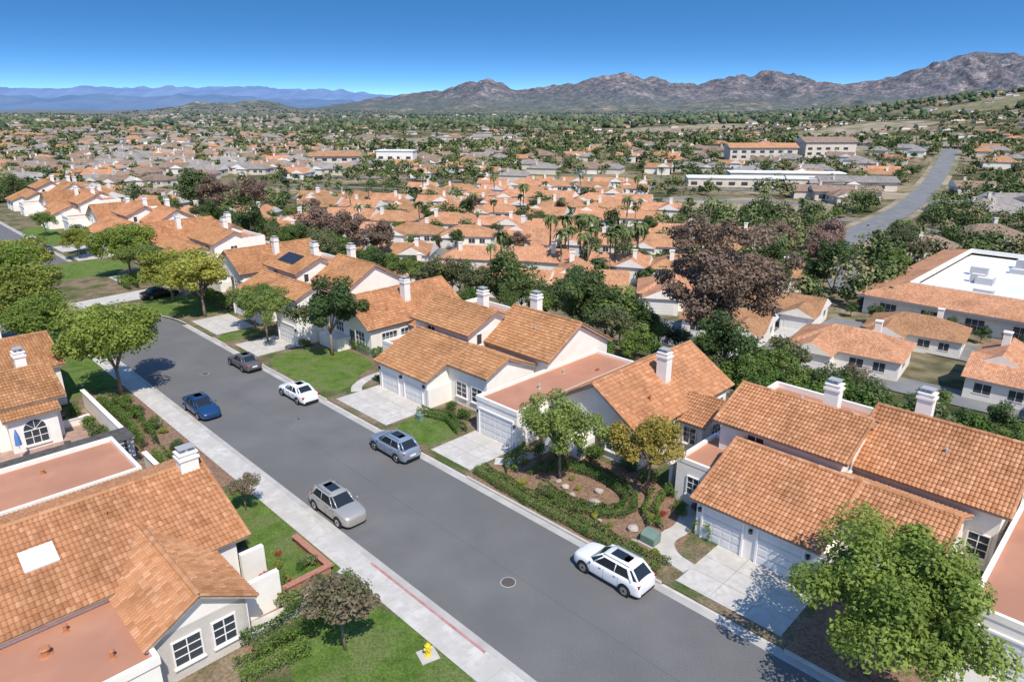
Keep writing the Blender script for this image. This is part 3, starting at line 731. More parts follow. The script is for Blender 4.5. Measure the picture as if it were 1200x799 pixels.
def patio_table():
    r=thing('patio_table','round dark patio table on brick paving','table',AB(55.6,8.6,GZ+.03))
    t=MB();t.tube((0,0,.70),(0,0,.74),.6,.6,M_DARKW,20);t.obj('table_top',r)
    l=MB();l.tube((0,0,0),(0,0,.7),.05,.05,M_IRON);l.tube((0,0,0),(0,0,.04),.3,.3,M_IRON,12);l.obj('leg',r)
patio_table()
def chair():
    r=thing('patio_chair','dark metal patio chair beside the table','chair',group='chairs around the patio table')
    s=MB();s.box(-.23,.23,-.23,.23,.42,.47,M_DARKW);s.obj('seat',r)
    b=MB();b.box(-.23,.23,.2,.24,.47,.95,M_DARKW);b.obj('backrest',r)
    for x in(-.2,.2):
        for y in(-.2,.2):
            l=MB();l.tube((x,y,0),(x,y,.42),.02,.02,M_IRON,6);l.obj('leg',r)
    return r
PC=Pool(chair)
for i in range(4):
    an=i*math.pi/2+.4; p=AB(55.6,8.6,GZ+.03); PC.place((p[0]+math.cos(an)*.95,p[1]+math.sin(an)*.95,p[2]),an-math.pi/2)

# ------------------------------------------------------------------ vegetation
def leaf_cloud(centers,radii,n_per,size,seed,flat=0.8):
    rg=np.random.default_rng(seed)
    P=[];Nn=[];Tt=[]
    for c,rc in zip(centers,radii):
        n=int(n_per)
        d=rg.normal(size=(n,3));d/=np.linalg.norm(d,axis=1)[:,None]
        rr=rc*(rg.random(n)**0.35)
        p=np.array(c)+d*rr[:,None]*np.array([1,1,flat])
        nn=d*0.6+rg.normal(size=(n,3))*0.45+np.array([0,0,0.5]); nn/=np.linalg.norm(nn,axis=1)[:,None]
        P.append(p);Nn.append(nn);Tt.append(np.clip(rg.random()*0.55+rg.random(n)*0.45,0,1))
    P=np.concatenate(P);Nn=np.concatenate(Nn);Tt=np.concatenate(Tt);n=len(P)
    r=rg.normal(size=(n,3));U=np.cross(Nn,r);U/=np.linalg.norm(U,axis=1)[:,None];W=np.cross(Nn,U)
    s=size*rg.uniform(0.6,1.4,n)[:,None]
    V=np.stack([P-U*s,P-W*s*0.55,P+U*s,P+W*s*0.55],1).reshape(-1,3)
    F=np.arange(n*4).reshape(n,4)
    return V,F,np.repeat(Tt,4)
def crown_centers(rx,rz,zc,k,seed,jit=0.98):
    rg=np.random.default_rng(seed); C=[]
    ph=rg.uniform(0,6.28,3)
    for i in range(k):
        d=rg.normal(size=3);d/=np.linalg.norm(d)
        if d[2]<-0.5:d[2]*=-0.3
        q=rg.random()**0.42*jit
        an=math.atan2(d[1],d[0]);lob=1+.12*math.sin(2*an+ph[0])+.10*math.sin(3*an+ph[1])
        C.append((d[0]*rx*q*lob*rg.uniform(.8,1.12),d[1]*rx*q*lob*rg.uniform(.8,1.12),zc+d[2]*rz*q))
    return C
def make_tree(h,rx,zc,rz,k,rc,nper,size,mat,seed,label,cat='tree',trunk_r=0.16,name='tree',group='garden and street trees'):
    def f():
        r=thing(name,label,cat,group=group)
        C=crown_centers(rx-rc*.6,rz-rc*.5,zc,k,seed)
        rg=random.Random(seed)
        t=MB(); b=(rg.uniform(-.15,.15),rg.uniform(-.15,.15),max(zc-rz*.75,h*.25))
        t.tube((0,0,-0.3),b,trunk_r*1.25,trunk_r*.8,M_BARK,8)
        for c in C[::max(1,len(C)//9)]:
            mid=(c[0]*.45+b[0],c[1]*.45+b[1],(b[2]+c[2])/2+.1)
            t.tube(b,mid,trunk_r*.6,trunk_r*.35,M_BARK,6);t.tube(mid,c,trunk_r*.35,trunk_r*.1,M_BARK,5)
        t.obj('trunk',r,smooth=True,hasuv=False)
        rad=[rc*rg.uniform(.6,1.25) for _ in C]
        V,F,T=leaf_cloud(C,rad,nper,size,seed)
        npmesh('crown',V,F,mat,T,parent=r)
        return r
    return f
LG1=leaf_mat('leaf_bright',(0.13,0.195,0.03),(0.32,0.405,0.08),.42)
LG2=leaf_mat('leaf_dark',(0.042,0.078,0.024),(0.125,0.185,0.055))
LG3=leaf_mat('leaf_yellow_green',(0.20,0.235,0.032),(0.41,0.43,0.095),.42)
LG4=leaf_mat('leaf_olive',(0.085,0.105,0.042),(0.195,0.215,0.095))
LG5=leaf_mat('leaf_golden',(0.21,0.19,0.03),(0.44,0.34,0.075))
LG6=leaf_mat('leaf_bronze',(0.165,0.115,0.08),(0.36,0.25,0.185),.35)
LG7=leaf_mat('leaf_hedge',(0.06,0.115,0.02),(0.16,0.26,0.05))
LG8=leaf_mat('leaf_blossom',(0.12,0.14,0.045),(0.30,0.22,0.16))
LG9=leaf_mat('leaf_palm',(0.09,0.13,0.04),(0.21,0.25,0.09))
LG0=leaf_mat('leaf_fresh',(0.08,0.135,0.028),(0.23,0.315,0.08),.35)
LGC=leaf_mat('leaf_glossy_green',(0.10,0.165,0.028),(0.27,0.37,0.075),.4)
MBR=leaf_mat('petal_red',(0.4,0.03,0.03),(0.6,0.1,0.08))
MPU=leaf_mat('petal_purple',(0.25,0.05,0.2),(0.45,0.15,0.35))
T_street=Pool(make_tree(8.6,4.9,5.0,3.7,54,1.25,400,.145,LG1,11,'broad bright green street tree beside the sidewalk'))
T_mag=Pool(make_tree(9,3.9,5.2,3.6,38,1.1,400,.15,LG2,12,'dense dark green tree on the front lawn'))
T_open=Pool(make_tree(6.8,3.5,4.2,2.4,46,.75,340,.10,LG0,13,'leafy fresh green garden tree in mulch bed',trunk_r=.1))
T_yel=Pool(make_tree(8,4.3,4.8,3.3,42,1.1,300,.145,LG3,14,'airy yellow-green street tree'))
T_gold=Pool(make_tree(5,2.7,3.5,1.8,34,.62,260,.09,LG5,15,'small golden-leaved garden tree',trunk_r=.08))
T_euc=Pool(make_tree(17,7.2,10.4,7.4,120,1.45,340,.18,LG6,16,'tall bronze-leaved tree rising behind the houses',trunk_r=.4))
T_cit=Pool(make_tree(7.5,4.7,4.6,3.0,76,.95,520,.105,LGC,17,'dense bright green tree beside the driveway'))
T_blo=Pool(make_tree(4,1.7,2.6,1.2,24,.5,220,.08,LG8,18,'small blossoming tree in a lawn',trunk_r=.06))
T_m1=Pool(make_tree(9,4.0,5.0,3.8,34,1.15,150,.20,LG2,21,'dark green tree on the slope'))
T_m2=Pool(make_tree(8,3.8,4.4,3.4,34,1.05,150,.19,LG4,22,'olive green tree among the houses'))
T_m3=Pool(make_tree(8,3.6,4.4,3.4,32,1.05,150,.19,LG0,23,'bright green tree among the houses'))
T_m4=Pool(make_tree(12,4.4,6.6,5.0,38,1.25,150,.22,LG2,24,'tall dark green tree in the valley'))
T_m5=Pool(make_tree(11,4.3,6.3,4.4,36,1.15,150,.21,LG6,25,'bronze-leaved tree in the valley'))
def make_palm(seed,h):
    def f():
        r=thing('palm_tree','slender palm with arching fronds among the houses','palm',group='palms in the valley')
        t=MB();t.tube((0,0,-.5),(.1,0,h*.5),.2,.16,M_BARK,7);t.tube((.1,0,h*.5),(0,.1,h),.16,.13,M_BARK,7);t.obj('trunk',r,smooth=True,hasuv=False)
        rg=np.random.default_rng(seed);V=[];F=[];T=[]
        for i in range(30):
            an=rg.uniform(0,2*math.pi);el=rg.uniform(-.5,1.2);Ln=rg.uniform(1.9,2.8)
            d=np.array([math.cos(an),math.sin(an),0]);p=np.array([0,0.1,h]);s=np.array([-d[1],d[0],0])
            e=el
            for j in range(5):
                q=p+(d*math.cos(e)+np.array([0,0,1])*math.sin(e))*Ln/5
                w0=.38*(1-abs(j-1.5)/4.5);w1=.38*(1-abs(j-.5)/4.5)*.9
                o=len(V);dr=np.array([0,0,-.12])
                V+=[p-s*w0+dr,p+s*0,q+s*0,q-s*w1+dr, p+s*w0+dr,q+s*w1+dr]
                F+=[(o,o+1,o+2,o+3),(o+1,o+4,o+5,o+2)];t0=rg.random();T+=[t0]*6
                p=q;e-=.42
        npmesh('crown',np.array(V),np.array(F),LG9,T,parent=r)
        return r
    return f
T_palm=Pool(make_palm(3,9))
def make_cypress():
    r=thing('cypress_tree','narrow dark cypress beside valley houses','tree',group='cypress trees')
    t=MB();t.tube((0,0,-.3),(0,0,2),.15,.1,M_BARK);t.obj('trunk',r,hasuv=False)
    C=[(random.uniform(-.2,.2),random.uniform(-.2,.2),.8+i*.55) for i in range(15)]
    V,F,T=leaf_cloud(C,[.95*(1-abs(i-4)/13) for i in range(15)],70,.17,5,1.0)
    npmesh('crown',V,F,LG2,T,parent=r);return r
T_cyp=Pool(make_cypress)
def make_shrub(rx,rz,k,rc,n,size,mat,seed,label,group='garden shrubs'):
    def f():
        C=crown_centers(rx-rc*.5,rz*.6,rz*.55,k,seed)
        V,F,T=leaf_cloud(C,[rc]*k,n,size,seed)
        V[:,2]=np.maximum(V[:,2],0.01)
        o=npmesh('shrub',V,F,mat,T); return tag(o,label,'shrub',group)
    return f
S_1=Pool(make_shrub(.8,1.0,10,.45,140,.06,LG7,31,'rounded green garden shrub'))
S_2=Pool(make_shrub(.7,.8,9,.4,130,.06,LG2,32,'dark green low shrub in the bed'))
S_3=Pool(make_shrub(.6,.6,8,.33,110,.06,LG3,33,'yellow-green low shrub in mulch'))
S_4=Pool(make_shrub(.6,.6,8,.3,80,.06,MBR,34,'red flowering shrub in the bed'))
S_5=Pool(make_shrub(.9,1.1,9,.45,80,.10,LG9,35,'spiky strap-leaved plant beside the wall'))
S_6=Pool(make_shrub(1.3,1.7,14,.65,150,.10,LG7,36,'large rounded shrub on the slope'))
S_7=Pool(make_shrub(1.4,1.6,14,.65,150,.10,LG4,37,'large olive green shrub on the slope'))
S_8=Pool(make_shrub(.7,.7,8,.35,80,.07,MPU,38,'purple flowering shrub beside the wall'))
def hedge(pts,w,h,mat=LG7,label='clipped green hedge along the kerb',seed=1,size=.055,dens=520):
    rg=np.random.default_rng(seed)
    P=[np.array(p,float) for p in pts]
    Vs=[];Ns=[]
    for p,q in zip(P[:-1],P[1:]):
        Ln=np.linalg.norm(q-p);n=int(Ln*dens*(w+h)/1.4);d=(q-p)/Ln;s=np.array([-d[1],d[0]])
        t=rg.random(n)*(Ln+.3)-.15; an=rg.uniform(-.15,math.pi+.15,n)
        cx=np.sign(np.cos(an))*np.abs(np.cos(an))**.45*w/2;cz=np.abs(np.sin(an))**.45*h
        k=rg.uniform(.86,1.06,n)*(1+.10*np.sin(t*2.1+seed)); cx=cx*k;cz=cz*k
        pa=p[None,:]+d[None,:]*t[:,None]+s[None,:]*cx[:,None]
        Vs.append(np.stack([-pa[:,0],pa[:,1],np.maximum(cz,0.02)],1))
        nn=np.stack([-(s[0]*np.cos(an)),s[1]*np.cos(an),np.sin(an)],1)+rg.normal(size=(n,3))*.55
        Ns.append(nn/np.linalg.norm(nn,axis=1)[:,None])
    Pp=np.concatenate(Vs);Nn=np.concatenate(Ns);n=len(Pp)
    r=rg.normal(size=(n,3));U=np.cross(Nn,r);U/=np.linalg.norm(U,axis=1)[:,None];W=np.cross(Nn,U);sz=size*rg.uniform(.6,1.4,n)[:,None]
    V=np.stack([Pp-U*sz,Pp-W*sz*.6,Pp+U*sz,Pp+W*sz*.6],1).reshape(-1,3);V[:,2]+=GZ
    F=np.arange(n*4).reshape(n,4);T=np.repeat(rg.random(n),4)
    o=npmesh('hedge',V,F,mat,T);o.rotation_euler=(0,0,STREET_ROT)
    return tag(o,label,'hedge')
hedge([(16.8,28.95),(19,28.8),(22,28.95),(27,28.8),(32.2,29.1)],1.15,.7,seed=2)
ring=[(25.6+3.0*math.cos(t)*1.25,32.4+2.2*math.sin(t)) for t in [i*.45-.2 for i in range(13)]]
hedge(ring,1.05,.7,label='curving clipped hedge ringing the garden tree',seed=3)
hedge([(19.4,32.0),(20.8,33.4),(21.4,35.2)],1.0,.65,label='rounded clipped hedge beside garden path',seed=4)
hedge([(30.6,30.6),(31.8,31.6),(32,33.5)],.9,.65,label='clipped hedge beside the driveway',seed=5)
hedge([(17.0,33.2),(17.2,35.8)],1.2,1.1,label='square clipped hedge beside garage',seed=6)
hedge([(37.9,32.2),(40.5,33.0),(43.2,32.2)],.9,.7,label='low hedge behind oval lawn',seed=7)
hedge([(27.2,9.6),(27.4,13.8)],1.5,1.1,label='boxy hedge beside entry walk',seed=8)
hedge([(26.2,8.6),(25.8,11.6)],1.2,1.0,label='boxy hedge at the lawn edge',seed=9)
hedge([(44,13.4),(51,13.6)],1.0,.9,label='green hedge in front of garden wall',seed=10)
hedge([(53,13.6),(58,14.0),(64,13.6)],1.4,1.3,label='tall green hedge beside patio wall',seed=11)
hedge([(10.2,52),(23,52.3)],2.0,2.4,label='tall hedge behind the house',seed=12,size=.10,dens=200)
hedge([(-10,53),(9,53)],2.6,2.8,label='tall hedge along the back garden',seed=13,size=.10,dens=200)
hedge([(52.8,37.6),(57,37.8),(64,37.6)],1.2,1.1,label='green foundation hedge behind the lawn',seed=15)
hedge([(86,34.6),(98,34.8)],1.6,1.2,label='green hedge in front of street houses',seed=16,size=.09,dens=260)
hedge([(106,29),(111,29.2),(111.4,34)],1.6,1.2,label='green hedge between two driveways',seed=17,size=.09,dens=260)
T_street.place(AB(65.9,15.4,GZ),0.3,1.08); T_yel.place(AB(88.8,13.2,GZ),1.9,1.2);T_street.place(AB(105,14.5,GZ),3,1.1);T_street.place(AB(81,12.5,GZ),4,.85)
T_yel.place(AB(120,19,GZ),5,.95);T_open.place(AB(90,32.6,GZ),2,1);T_open.place(AB(109,31.5,GZ),2,1)
T_street.place(AB(113.5,31.0,GZ),2.2,1.05);T_yel.place(AB(136,29.6,GZ),2.6,.7)
T_mag.place(AB(61.5,34.6,GZ),0);T_mag.place(AB(141,31,GZ),1,.6);T_open.place(AB(165,31,GZ),1,.8)
T_open.place(AB(70.4,31.8,GZ),0,1.0);T_open.place(AB(27.6,32.4,GZ),1,1.0);T_open.place(AB(76,33,GZ),3,.9)
T_yel.place(AB(85.2,30.8,GZ),0,1.1);T_yel.place(AB(95,30.5,GZ),2,.95)
T_gold.place(AB(22.2,35,GZ),0,1.12);T_blo.place(AB(24.4,13,GZ),0,1.15);T_blo.place(AB(39.5,15,GZ),2,.7)
T_euc.place(AB(36.8,69.8,-5.2),.5,1.12); T_cit.place(AB(5.8,29.3,GZ),0.3,(1.06,1.0,1.03))
for a,b,s in((19.2,34.8,.8),(31,34,.9),(29.8,34.6,1.0),(33.0,34.2,.5),(40,34.2,.9),(42,34.4,.8),(54.2,36.8,.9),(65,36.5,1),(46,12,.9),(56,14.8,1.0),(60,14.6,1.1),(63,15,.9),(37,12.6,.8),(34,12.9,.7),(8,36,.9),(6.5,34,.8),(52,34,.6),(16.8,36.6,.6),(30.8,12.8,.8),(31.4,14.6,.5),(41,12.9,.8),(39,12.6,.7),(21,36.2,.9),(28,36.6,1.1),(54,11.4,.9),(56.6,11.6,.8),(60.4,11.2,1.0),(63,11,1.0)): S_1.place(AB(a,b,GZ),a,s)
for a,b,s in((18.2,35.4,.7),(30.2,35.8,1),(28.6,36.2,1.1),(23.2,36.6,1),(25,37,1),(41,33.6,.7),(56,37,1),(45,14.6,.9),(49,15,.9),(62.6,13.6,1.2),(36,13.0,.7),(31.4,12.2,.7),(9,33.8,.8),(5,36.2,1),(66,34,1),(29.6,31.6,.6),(47,15,.8),(51.4,15,.9)): S_2.place(AB(a,b,GZ),a*2,s)
for a,b,s in((23,30.4,.6),(29,30.1,.7),(25.8,32.2,.5),(27,33,.5),(31,32.4,.6),(44.2,13.8,.8),(55,15.2,.7),(32.4,13.6,.7),(20,32.8,.6),(7.2,31.6,.8),(4.6,32.2,.7),(18,30,.5),(21.6,30.3,.5),(33.4,12.7,.6),(26.4,30.1,.5),(22.6,33.2,.5),(62.6,10.4,.8)): S_3.place(AB(a,b,GZ),a*3,s)
for a,b,s in((20.0,33.8,.45),(31.2,13.4,.45),(32.6,12.8,.45),(33.6,14.2,.4),(55.8,12.9,.5),(30.2,33.2,.4),(24.6,31.2,.35),(63.6,10.2,.5),(41.6,33.9,.4)): S_4.place(AB(a,b,GZ),a*3,s)
for a,b,s in((28.3,14.4,1.1),(29.2,12.6,.9),(26.8,14.8,.9),(28,15.4,.9),(31.6,15,.6),(58.4,11.4,.9),(53.8,10.8,.8)): S_5.place(AB(a,b,GZ),a*3,s)
for a,b in((48,14.2),(61,15.4),(35,12.4),(18.9,36),(29.4,33.4)): S_8.place(AB(a,b,GZ),a,.6)
def boulder():
    rg=np.random.default_rng(4)
    bm=bmesh.new();bmesh.ops.create_icosphere(bm,subdivisions=2,radius=.4)
    for v in bm.verts:
        v.co*=1+rg.uniform(-.16,.16); v.co.z*=.65
    me=bpy.data.meshes.new('boulder');bm.to_mesh(me);bm.free();me.materials.append(M_ROCK)
    o=bpy.data.objects.new('boulder',me);COL.objects.link(o);return tag(o,'weathered tan boulder in mulch garden','rock','boulders in the garden')
BO=Pool(boulder)
for a,b,s in((20.4,31.0,.9),(24.6,33.0,.8),(26.6,31.8,.7),(23.9,31.6,1.0),(19.6,30.0,.5),(25.6,31.3,.6),(27.4,32.0,.6),(22.4,30.2,.5)): BO.place(AB(a,b,GZ+.12),a*5,s)

# ------------------------------------------------------------------ cars
def subd(o,l=2):
    md=o.modifiers.new('subdivision','SUBSURF');md.levels=l;md.render_levels=l;return o
def car(kind,paint,label,metal=.3,name='parked_car'):
    suv=kind=='suv'
    def f():
        r=thing(name,label,'car',group='cars parked along the kerb')
        P=plain('car_paint_'+label.split()[0]+label.split()[1],paint,0.3,metal,0.5,0.6)
        if suv: st=[(2.34,.66,.50),(2.30,.80,.70),(2.10,.95,.86),(1.55,1.05,.92),(1.05,1.10,.93),(.2,1.11,.93),(-.8,1.13,.93),(-1.6,1.15,.93),(-2.08,1.13,.90),(-2.30,1.05,.80),(-2.36,.85,.66)];Hh=1.66
        else: st=[(2.42,.54,.50),(2.38,.66,.70),(2.15,.79,.85),(1.6,.89,.90),(1.0,.96,.91),(.2,.97,.92),(-.8,.99,.92),(-1.5,1.03,.91),(-2.08,1.02,.88),(-2.38,.94,.76),(-2.44,.76,.62)];Hh=1.45
        mb=MB();V=[];F=[];k=None
        zb=.24
        for x,zt,w in st:
            half=[(0,zt+.03),(w*.6,zt+.02),(w*.90,zt-.03),(w*.98,zt-.16),(w,zt-.34),(w*.985,.42),(w*.95,.28),(w*.8,zb)]
            ring=[(x,y,z) for y,z in half]+[(x,-y,z) for y,z in half[::-1] if y>0]
            k=len(ring);V+=ring
        n=len(st)
        for i in range(n-1):
            for j in range(k):
                F.append((i*k+j,i*k+(j+1)%k,(i+1)*k+(j+1)%k,(i+1)*k+j))
        F.append(tuple(range(k))[::-1]);F.append(tuple((n-1)*k+j for j in range(k)))
        mb.add(V,F,P); body=subd(mb.obj('body',r,smooth=True,hasuv=False))
        if suv: gx=[1.12,.32,-1.58,-2.16];zb2=1.08
        else: gx=[1.06,.22,-1.02,-1.80];zb2=.94
        wb,wt=.81,.62
        g=MB()
        B=[(gx[0],wb*.80),(gx[0]-.35,wb),(gx[3]+.35,wb*.99),(gx[3],wb*.80)]
        Tt=[(gx[1],wt*.85),(gx[1]-.22,wt),(gx[2]+.2,wt),(gx[2],wt*.85)]
        vb=[(x,y,zb2) for x,y in B]+[(x,-y,zb2) for x,y in B[::-1]]
        vt=[(x,y,Hh-.03) for x,y in Tt]+[(x,-y,Hh-.03) for x,y in Tt[::-1]]
        fc=[(i,(i+1)%8,8+(i+1)%8,8+i)[::-1] for i in range(8)]+[tuple(range(8,16))]
        g.add(vb+vt,fc,M_CGLASS); g.obj('cabin_glass',r,hasuv=False)
        rf=MB()
        q=[(x,y,Hh-.07) for x,y in Tt]+[(x,-y,Hh-.07) for x,y in Tt[::-1]]
        mxx=(gx[1]+gx[2])/2
        vv=[((x-mxx)*1.07+mxx,y*1.12,z) for x,y,z in q]+[((x-mxx)*.99+mxx,y*.98,Hh+.01) for x,y,z in q]+[((x-mxx)*.6+mxx,y*.5,Hh+.05) for x,y,z in q]
        fs=[(i,(i+1)%8,8+(i+1)%8,8+i)[::-1] for i in range(8)]+[(8+i,8+(i+1)%8,16+(i+1)%8,16+i)[::-1] for i in range(8)]+[tuple(range(16,24))]
        rf.add(vv,fs,P)
        for sg in(1,-1):
            for (bx,by),(tx,ty),rr in((B[0],Tt[0],.045),(B[1],Tt[1],.04),(B[3],Tt[3],.06),(((gx[1]+gx[2])/2,wb),((gx[1]+gx[2])/2-.05,wt),.03)):
                rf.tube((bx,sg*by,zb2-.04),(tx,sg*ty,Hh-.03),rr,rr,P,6)
            rf.tube((B[2][0],sg*B[2][1],zb2-.03),(Tt[2][0],sg*Tt[2][1],Hh-.03),.12 if suv else .09,.07,P,6)
        rf.obj('roof',r,smooth=True,hasuv=False)
        if suv:
            s=MB();s.box(gx[2]+.75,gx[1]-.35,-.33,.33,Hh+.0,Hh+.057,M_CGLASS) ;s.obj('sunroof',r,hasuv=False)
            for sg in(1,-1):
                s=MB();s.tube((gx[1]-.1,sg*.58,Hh+.05),(gx[2]+.1,sg*.58,Hh+.05),.02,.02,M_RIM,6);s.obj('roof_rail',r,hasuv=False)
        for x in(1.42,-1.42):
            for sg in(1,-1):
                wh=MB();R=.36 if suv else .33
                wh.tube((x,sg*.70,R),(x,sg*.90,R),R,R,M_TYRE,20)
                wo=wh.obj('wheel',r,hasuv=False)
                rm=MB();rm.tube((x,sg*.90,R),(x,sg*.945,R),R*.70,R*.64,M_RIM,14)
                rm.tube((x,sg*.93,R),(x,sg*.955,R),R*.2,R*.2,M_BLACK,8)
                rm.obj('rim',wo,hasuv=False)
                ar=MB();ar.tube((x,sg*.60,R+.02),(x,sg*.925,R+.02),R+.06,R+.06,M_BLACK,22);ar.obj('wheel_arch',r,hasuv=False)
                ty=MB();ty.tube((x,sg*.86,R),(x,sg*.942,R),R,R*.97,M_TYRE,20);ty.obj('tyre',wo,hasuv=False)
        hx=st[1][0];hz=st[1][1]
        for sg in(1,-1):
            l=MB();l.box(hx-.30,hx-.06,sg*.50,sg*.74,hz-.13,hz+.02,M_HEAD);subd(l.obj('headlight',r,hasuv=False),1)
            tx=st[-2][0];tz=st[-2][1]
            l=MB();l.box(tx-.0,tx+.2,sg*.52,sg*.80,tz-.22,tz-.05,M_TAIL);l.obj('tail_light',r,hasuv=False)
            l=MB();l.box(gx[0]-.40,gx[0]-.2,sg*.90,sg*1.08,zb2-.0,zb2+.14,P);subd(l.obj('side_mirror',r,hasuv=False),1)
            for dx in(.15,-.85):
                l=MB();l.box(dx,dx+.17,sg*.90,sg*.94,zb2-.17,zb2-.13,M_RIM);l.obj('door_handle',r,hasuv=False)
            for dx in(.95,.0,-.98):
                l=MB();l.box(dx-.006,dx+.006,sg*.88,sg*.925,.36,zb2-.1,M_BLACK);l.obj('door_seam',r,hasuv=False)
        l=MB();l.box(hx-.10,hx+.03,-.42,.42,.40,hz-.2,M_BLACK);l.obj('grille',r,hasuv=False)
        l=MB();l.box(st[-1][0]-.0,st[-1][0]+.05,-.26,.26,.60,.74,M_TRIM);l.obj('number_plate',r,hasuv=False)
        l=MB();l.box(st[-1][0]-.0,st[-1][0]+.2,-.62,.62,.28,.42,M_BLACK);l.obj('bumper',r,hasuv=False)
        return r
    return f
ROT_UP=3*math.pi/4   # nose towards +a
ROT_DN=-math.pi/4
def put_car(kind,paint,label,a,b,rot,metal=.3):
    o=car(kind,paint,label,metal)();o.location=AB(a,b,0);o.rotation_euler=(0,0,rot);return o
put_car('suv',(0.82,0.82,0.82),'white suv with dark glass roof parked by the kerb',18.7,26.7,ROT_UP,0)
put_car('suv',(0.46,0.43,0.38),'silver beige crossover parked beside the sidewalk',35.2,19.2,ROT_DN,.4)
put_car('suv',(0.30,0.36,0.43),'blue-grey suv parked by the driveway lawn',39.4,26.7,ROT_UP,.4)
put_car('sedan',(0.84,0.84,0.83),'white sedan parked beside the lawn',54.2,26.7,ROT_UP,0)
put_car('sedan',(0.015,0.055,0.15),'dark blue sedan parked beside the sidewalk',57.2,19.2,ROT_DN,.2)
put_car('sedan',(0.13,0.13,0.125),'dark grey sedan parked near shade tree',65.2,26.7,ROT_UP)
put_car('sedan',(0.015,0.015,0.018),'black sedan parked on a driveway',99.0,30.2,ROT_DN+math.pi/2).location.z=GZ+.02
put_car('suv',(0.8,0.8,0.8),'large white suv parked along the kerb far up the street',158,26.7,ROT_UP,0)
put_car('sedan',(0.05,0.07,0.10),'navy sedan parked by the far lawn',146,26.7,ROT_UP)

# ------------------------------------------------------------------ street furniture
def manhole(a,b,s=1):
    mb=MB();mb.tube((0,0,-.05),(0,0,.006),.44*s,.44*s,M_GUT,28);mb.tube((0,0,.0),(0,0,.012),.39*s,.39*s,M_IRON,28)
    for i in range(-3,4):
        w=math.sqrt(.33**2-(i*.09)**2)*s;mb.box(-w,w,i*.09*s-.015,i*.09*s+.015,.01,.018,M_IRON)
    o=mb.obj('manhole_cover');o.location=AB(a,b,0);tag(o,'round cast iron manhole cover in the asphalt','manhole cover','manhole covers in the street')
manhole(22.5,22.2);manhole(66,23,.8);manhole(50,24.4,.5)
def hydrant(a,b):
    r=thing('fire_hydrant','yellow fire hydrant on a concrete pad beside sidewalk','hydrant',AB(a,b,GZ+.02),.5)
    p=MB();p.box(-.45,.45,-.45,.45,-.05,.03,M_CONC);p.obj('pad',r)
    b_=MB();b_.tube((0,0,.03),(0,0,.08),.17,.17,M_HYD,12);b_.tube((0,0,.08),(0,0,.55),.115,.11,M_HYD,12);b_.tube((0,0,.55),(0,0,.6),.15,.15,M_HYD,12);b_.tube((0,0,.6),(0,0,.72),.12,.05,M_HYD,12);b_.tube((0,0,.72),(0,0,.78),.03,.03,M_HYD,6);b_.obj('barrel',r,smooth=False)
    for d in((1,0),(-1,0),(0,-1)):
        c=MB();c.tube((0,0,.42),(d[0]*.2,d[1]*.2,.42),.06,.07,M_HYD,8);c.obj('outlet_cap',r)
hydrant(21.3,15.6)
def transformer(a,b):
    r=thing('utility_box','grey-green electrical transformer box in the mulch bed','utility box',AB(a,b,GZ),STREET_ROT)
    m_=MB();m_.box(-.6,.6,-.5,.5,-.05,.08,M_CONC);m_.obj('base',r)
    m_=MB();m_.box(-.48,.48,-.38,.38,.08,.58,M_UTIL);m_.prism([(-.48,-.38,.58),(-.48,.38,.58),(-.48,.38,.78),(-.48,.0,.78)][::-1],(.96,0,0),M_UTIL);m_.obj('cabinet',r)
    m_=MB();m_.box(-.46,-.01,-.395,-.37,.12,.56,M_UTIL);m_.box(.01,.46,-.395,-.37,.12,.56,M_UTIL);m_.obj('door',r)
transformer(18.9,30.7)
mb=MB();mb.box(-.3,.3,-.2,.2,0,.45,M_UTIL);mb.box(-.33,.33,-.23,.23,.45,.5,M_UTIL);o=mb.obj('utility_box');o.location=AB(42.4,31.4,GZ);o.rotation_euler=(0,0,STREET_ROT);tag(o,'small green utility pedestal on the oval lawn','utility box')

# ------------------------------------------------------------------ valley: roads
ROADS=[];OCC=[];CLR=[]
def vroad(name,pts,w,dz=.12,mat=None,step=6,clear=0):
    P=[Vector(p) for p in pts]
    for _ in range(3):
        Q=[P[0]]
        for i in range(len(P)-1): Q+=[P[i]*.75+P[i+1]*.25,P[i]*.25+P[i+1]*.75]
        Q.append(P[-1]);P=Q
    D=[P[0]]
    for i in range(len(P)-1):
        n=max(1,int((P[i+1]-P[i]).length/step))
        for j in range(1,n+1):D.append(P[i].lerp(P[i+1],j/n))
    P=D;mb=MB();V=[];F=[]
    for i,p in enumerate(P):
        d=(P[min(i+1,len(P)-1)]-P[max(i-1,0)]).normalized();n=Vector((-d.y,d.x))*w/2
        for k in(1,.5,0,-.5,-1):
            q=p+n*k;V.append((q.x,q.y,H(q.x,q.y)+dz))
    for i in range(len(P)-1):
        for k in range(4):F.append((i*5+k,i*5+k+1,(i+1)*5+k+1,(i+1)*5+k))
    mb.add(V,[f[::-1] for f in F],mat or M_ASPH);o=mb.obj(name,hasuv=False)
    ROADS.append(([(p.x,p.y) for p in P],w+clear));return struct(o)
M_ASPH2=noisy('old_asphalt',(0.175,0.173,0.17),(0.23,0.228,0.224),.3,.9)
M_DRY=noisy('dry_field',(0.28,0.225,0.155),(0.42,0.34,0.24),.08,.95,c3=(0.17,0.16,0.085),s2=.05)
M_FIELD=noisy('scrub_field',(0.12,0.14,0.06),(0.21,0.19,0.105),.1,.95,c3=(0.27,0.215,0.14),s2=.06)
vroad('road_verge',[(88,182),(112,214),(150,262),(200,335),(262,425),(310,500)],14,.22,M_DRY,6,6)
vroad('valley_road',[(88,182),(112,214),(150,262),(200,335),(262,425),(310,500)],9,.40,M_ASPH2,6,6)
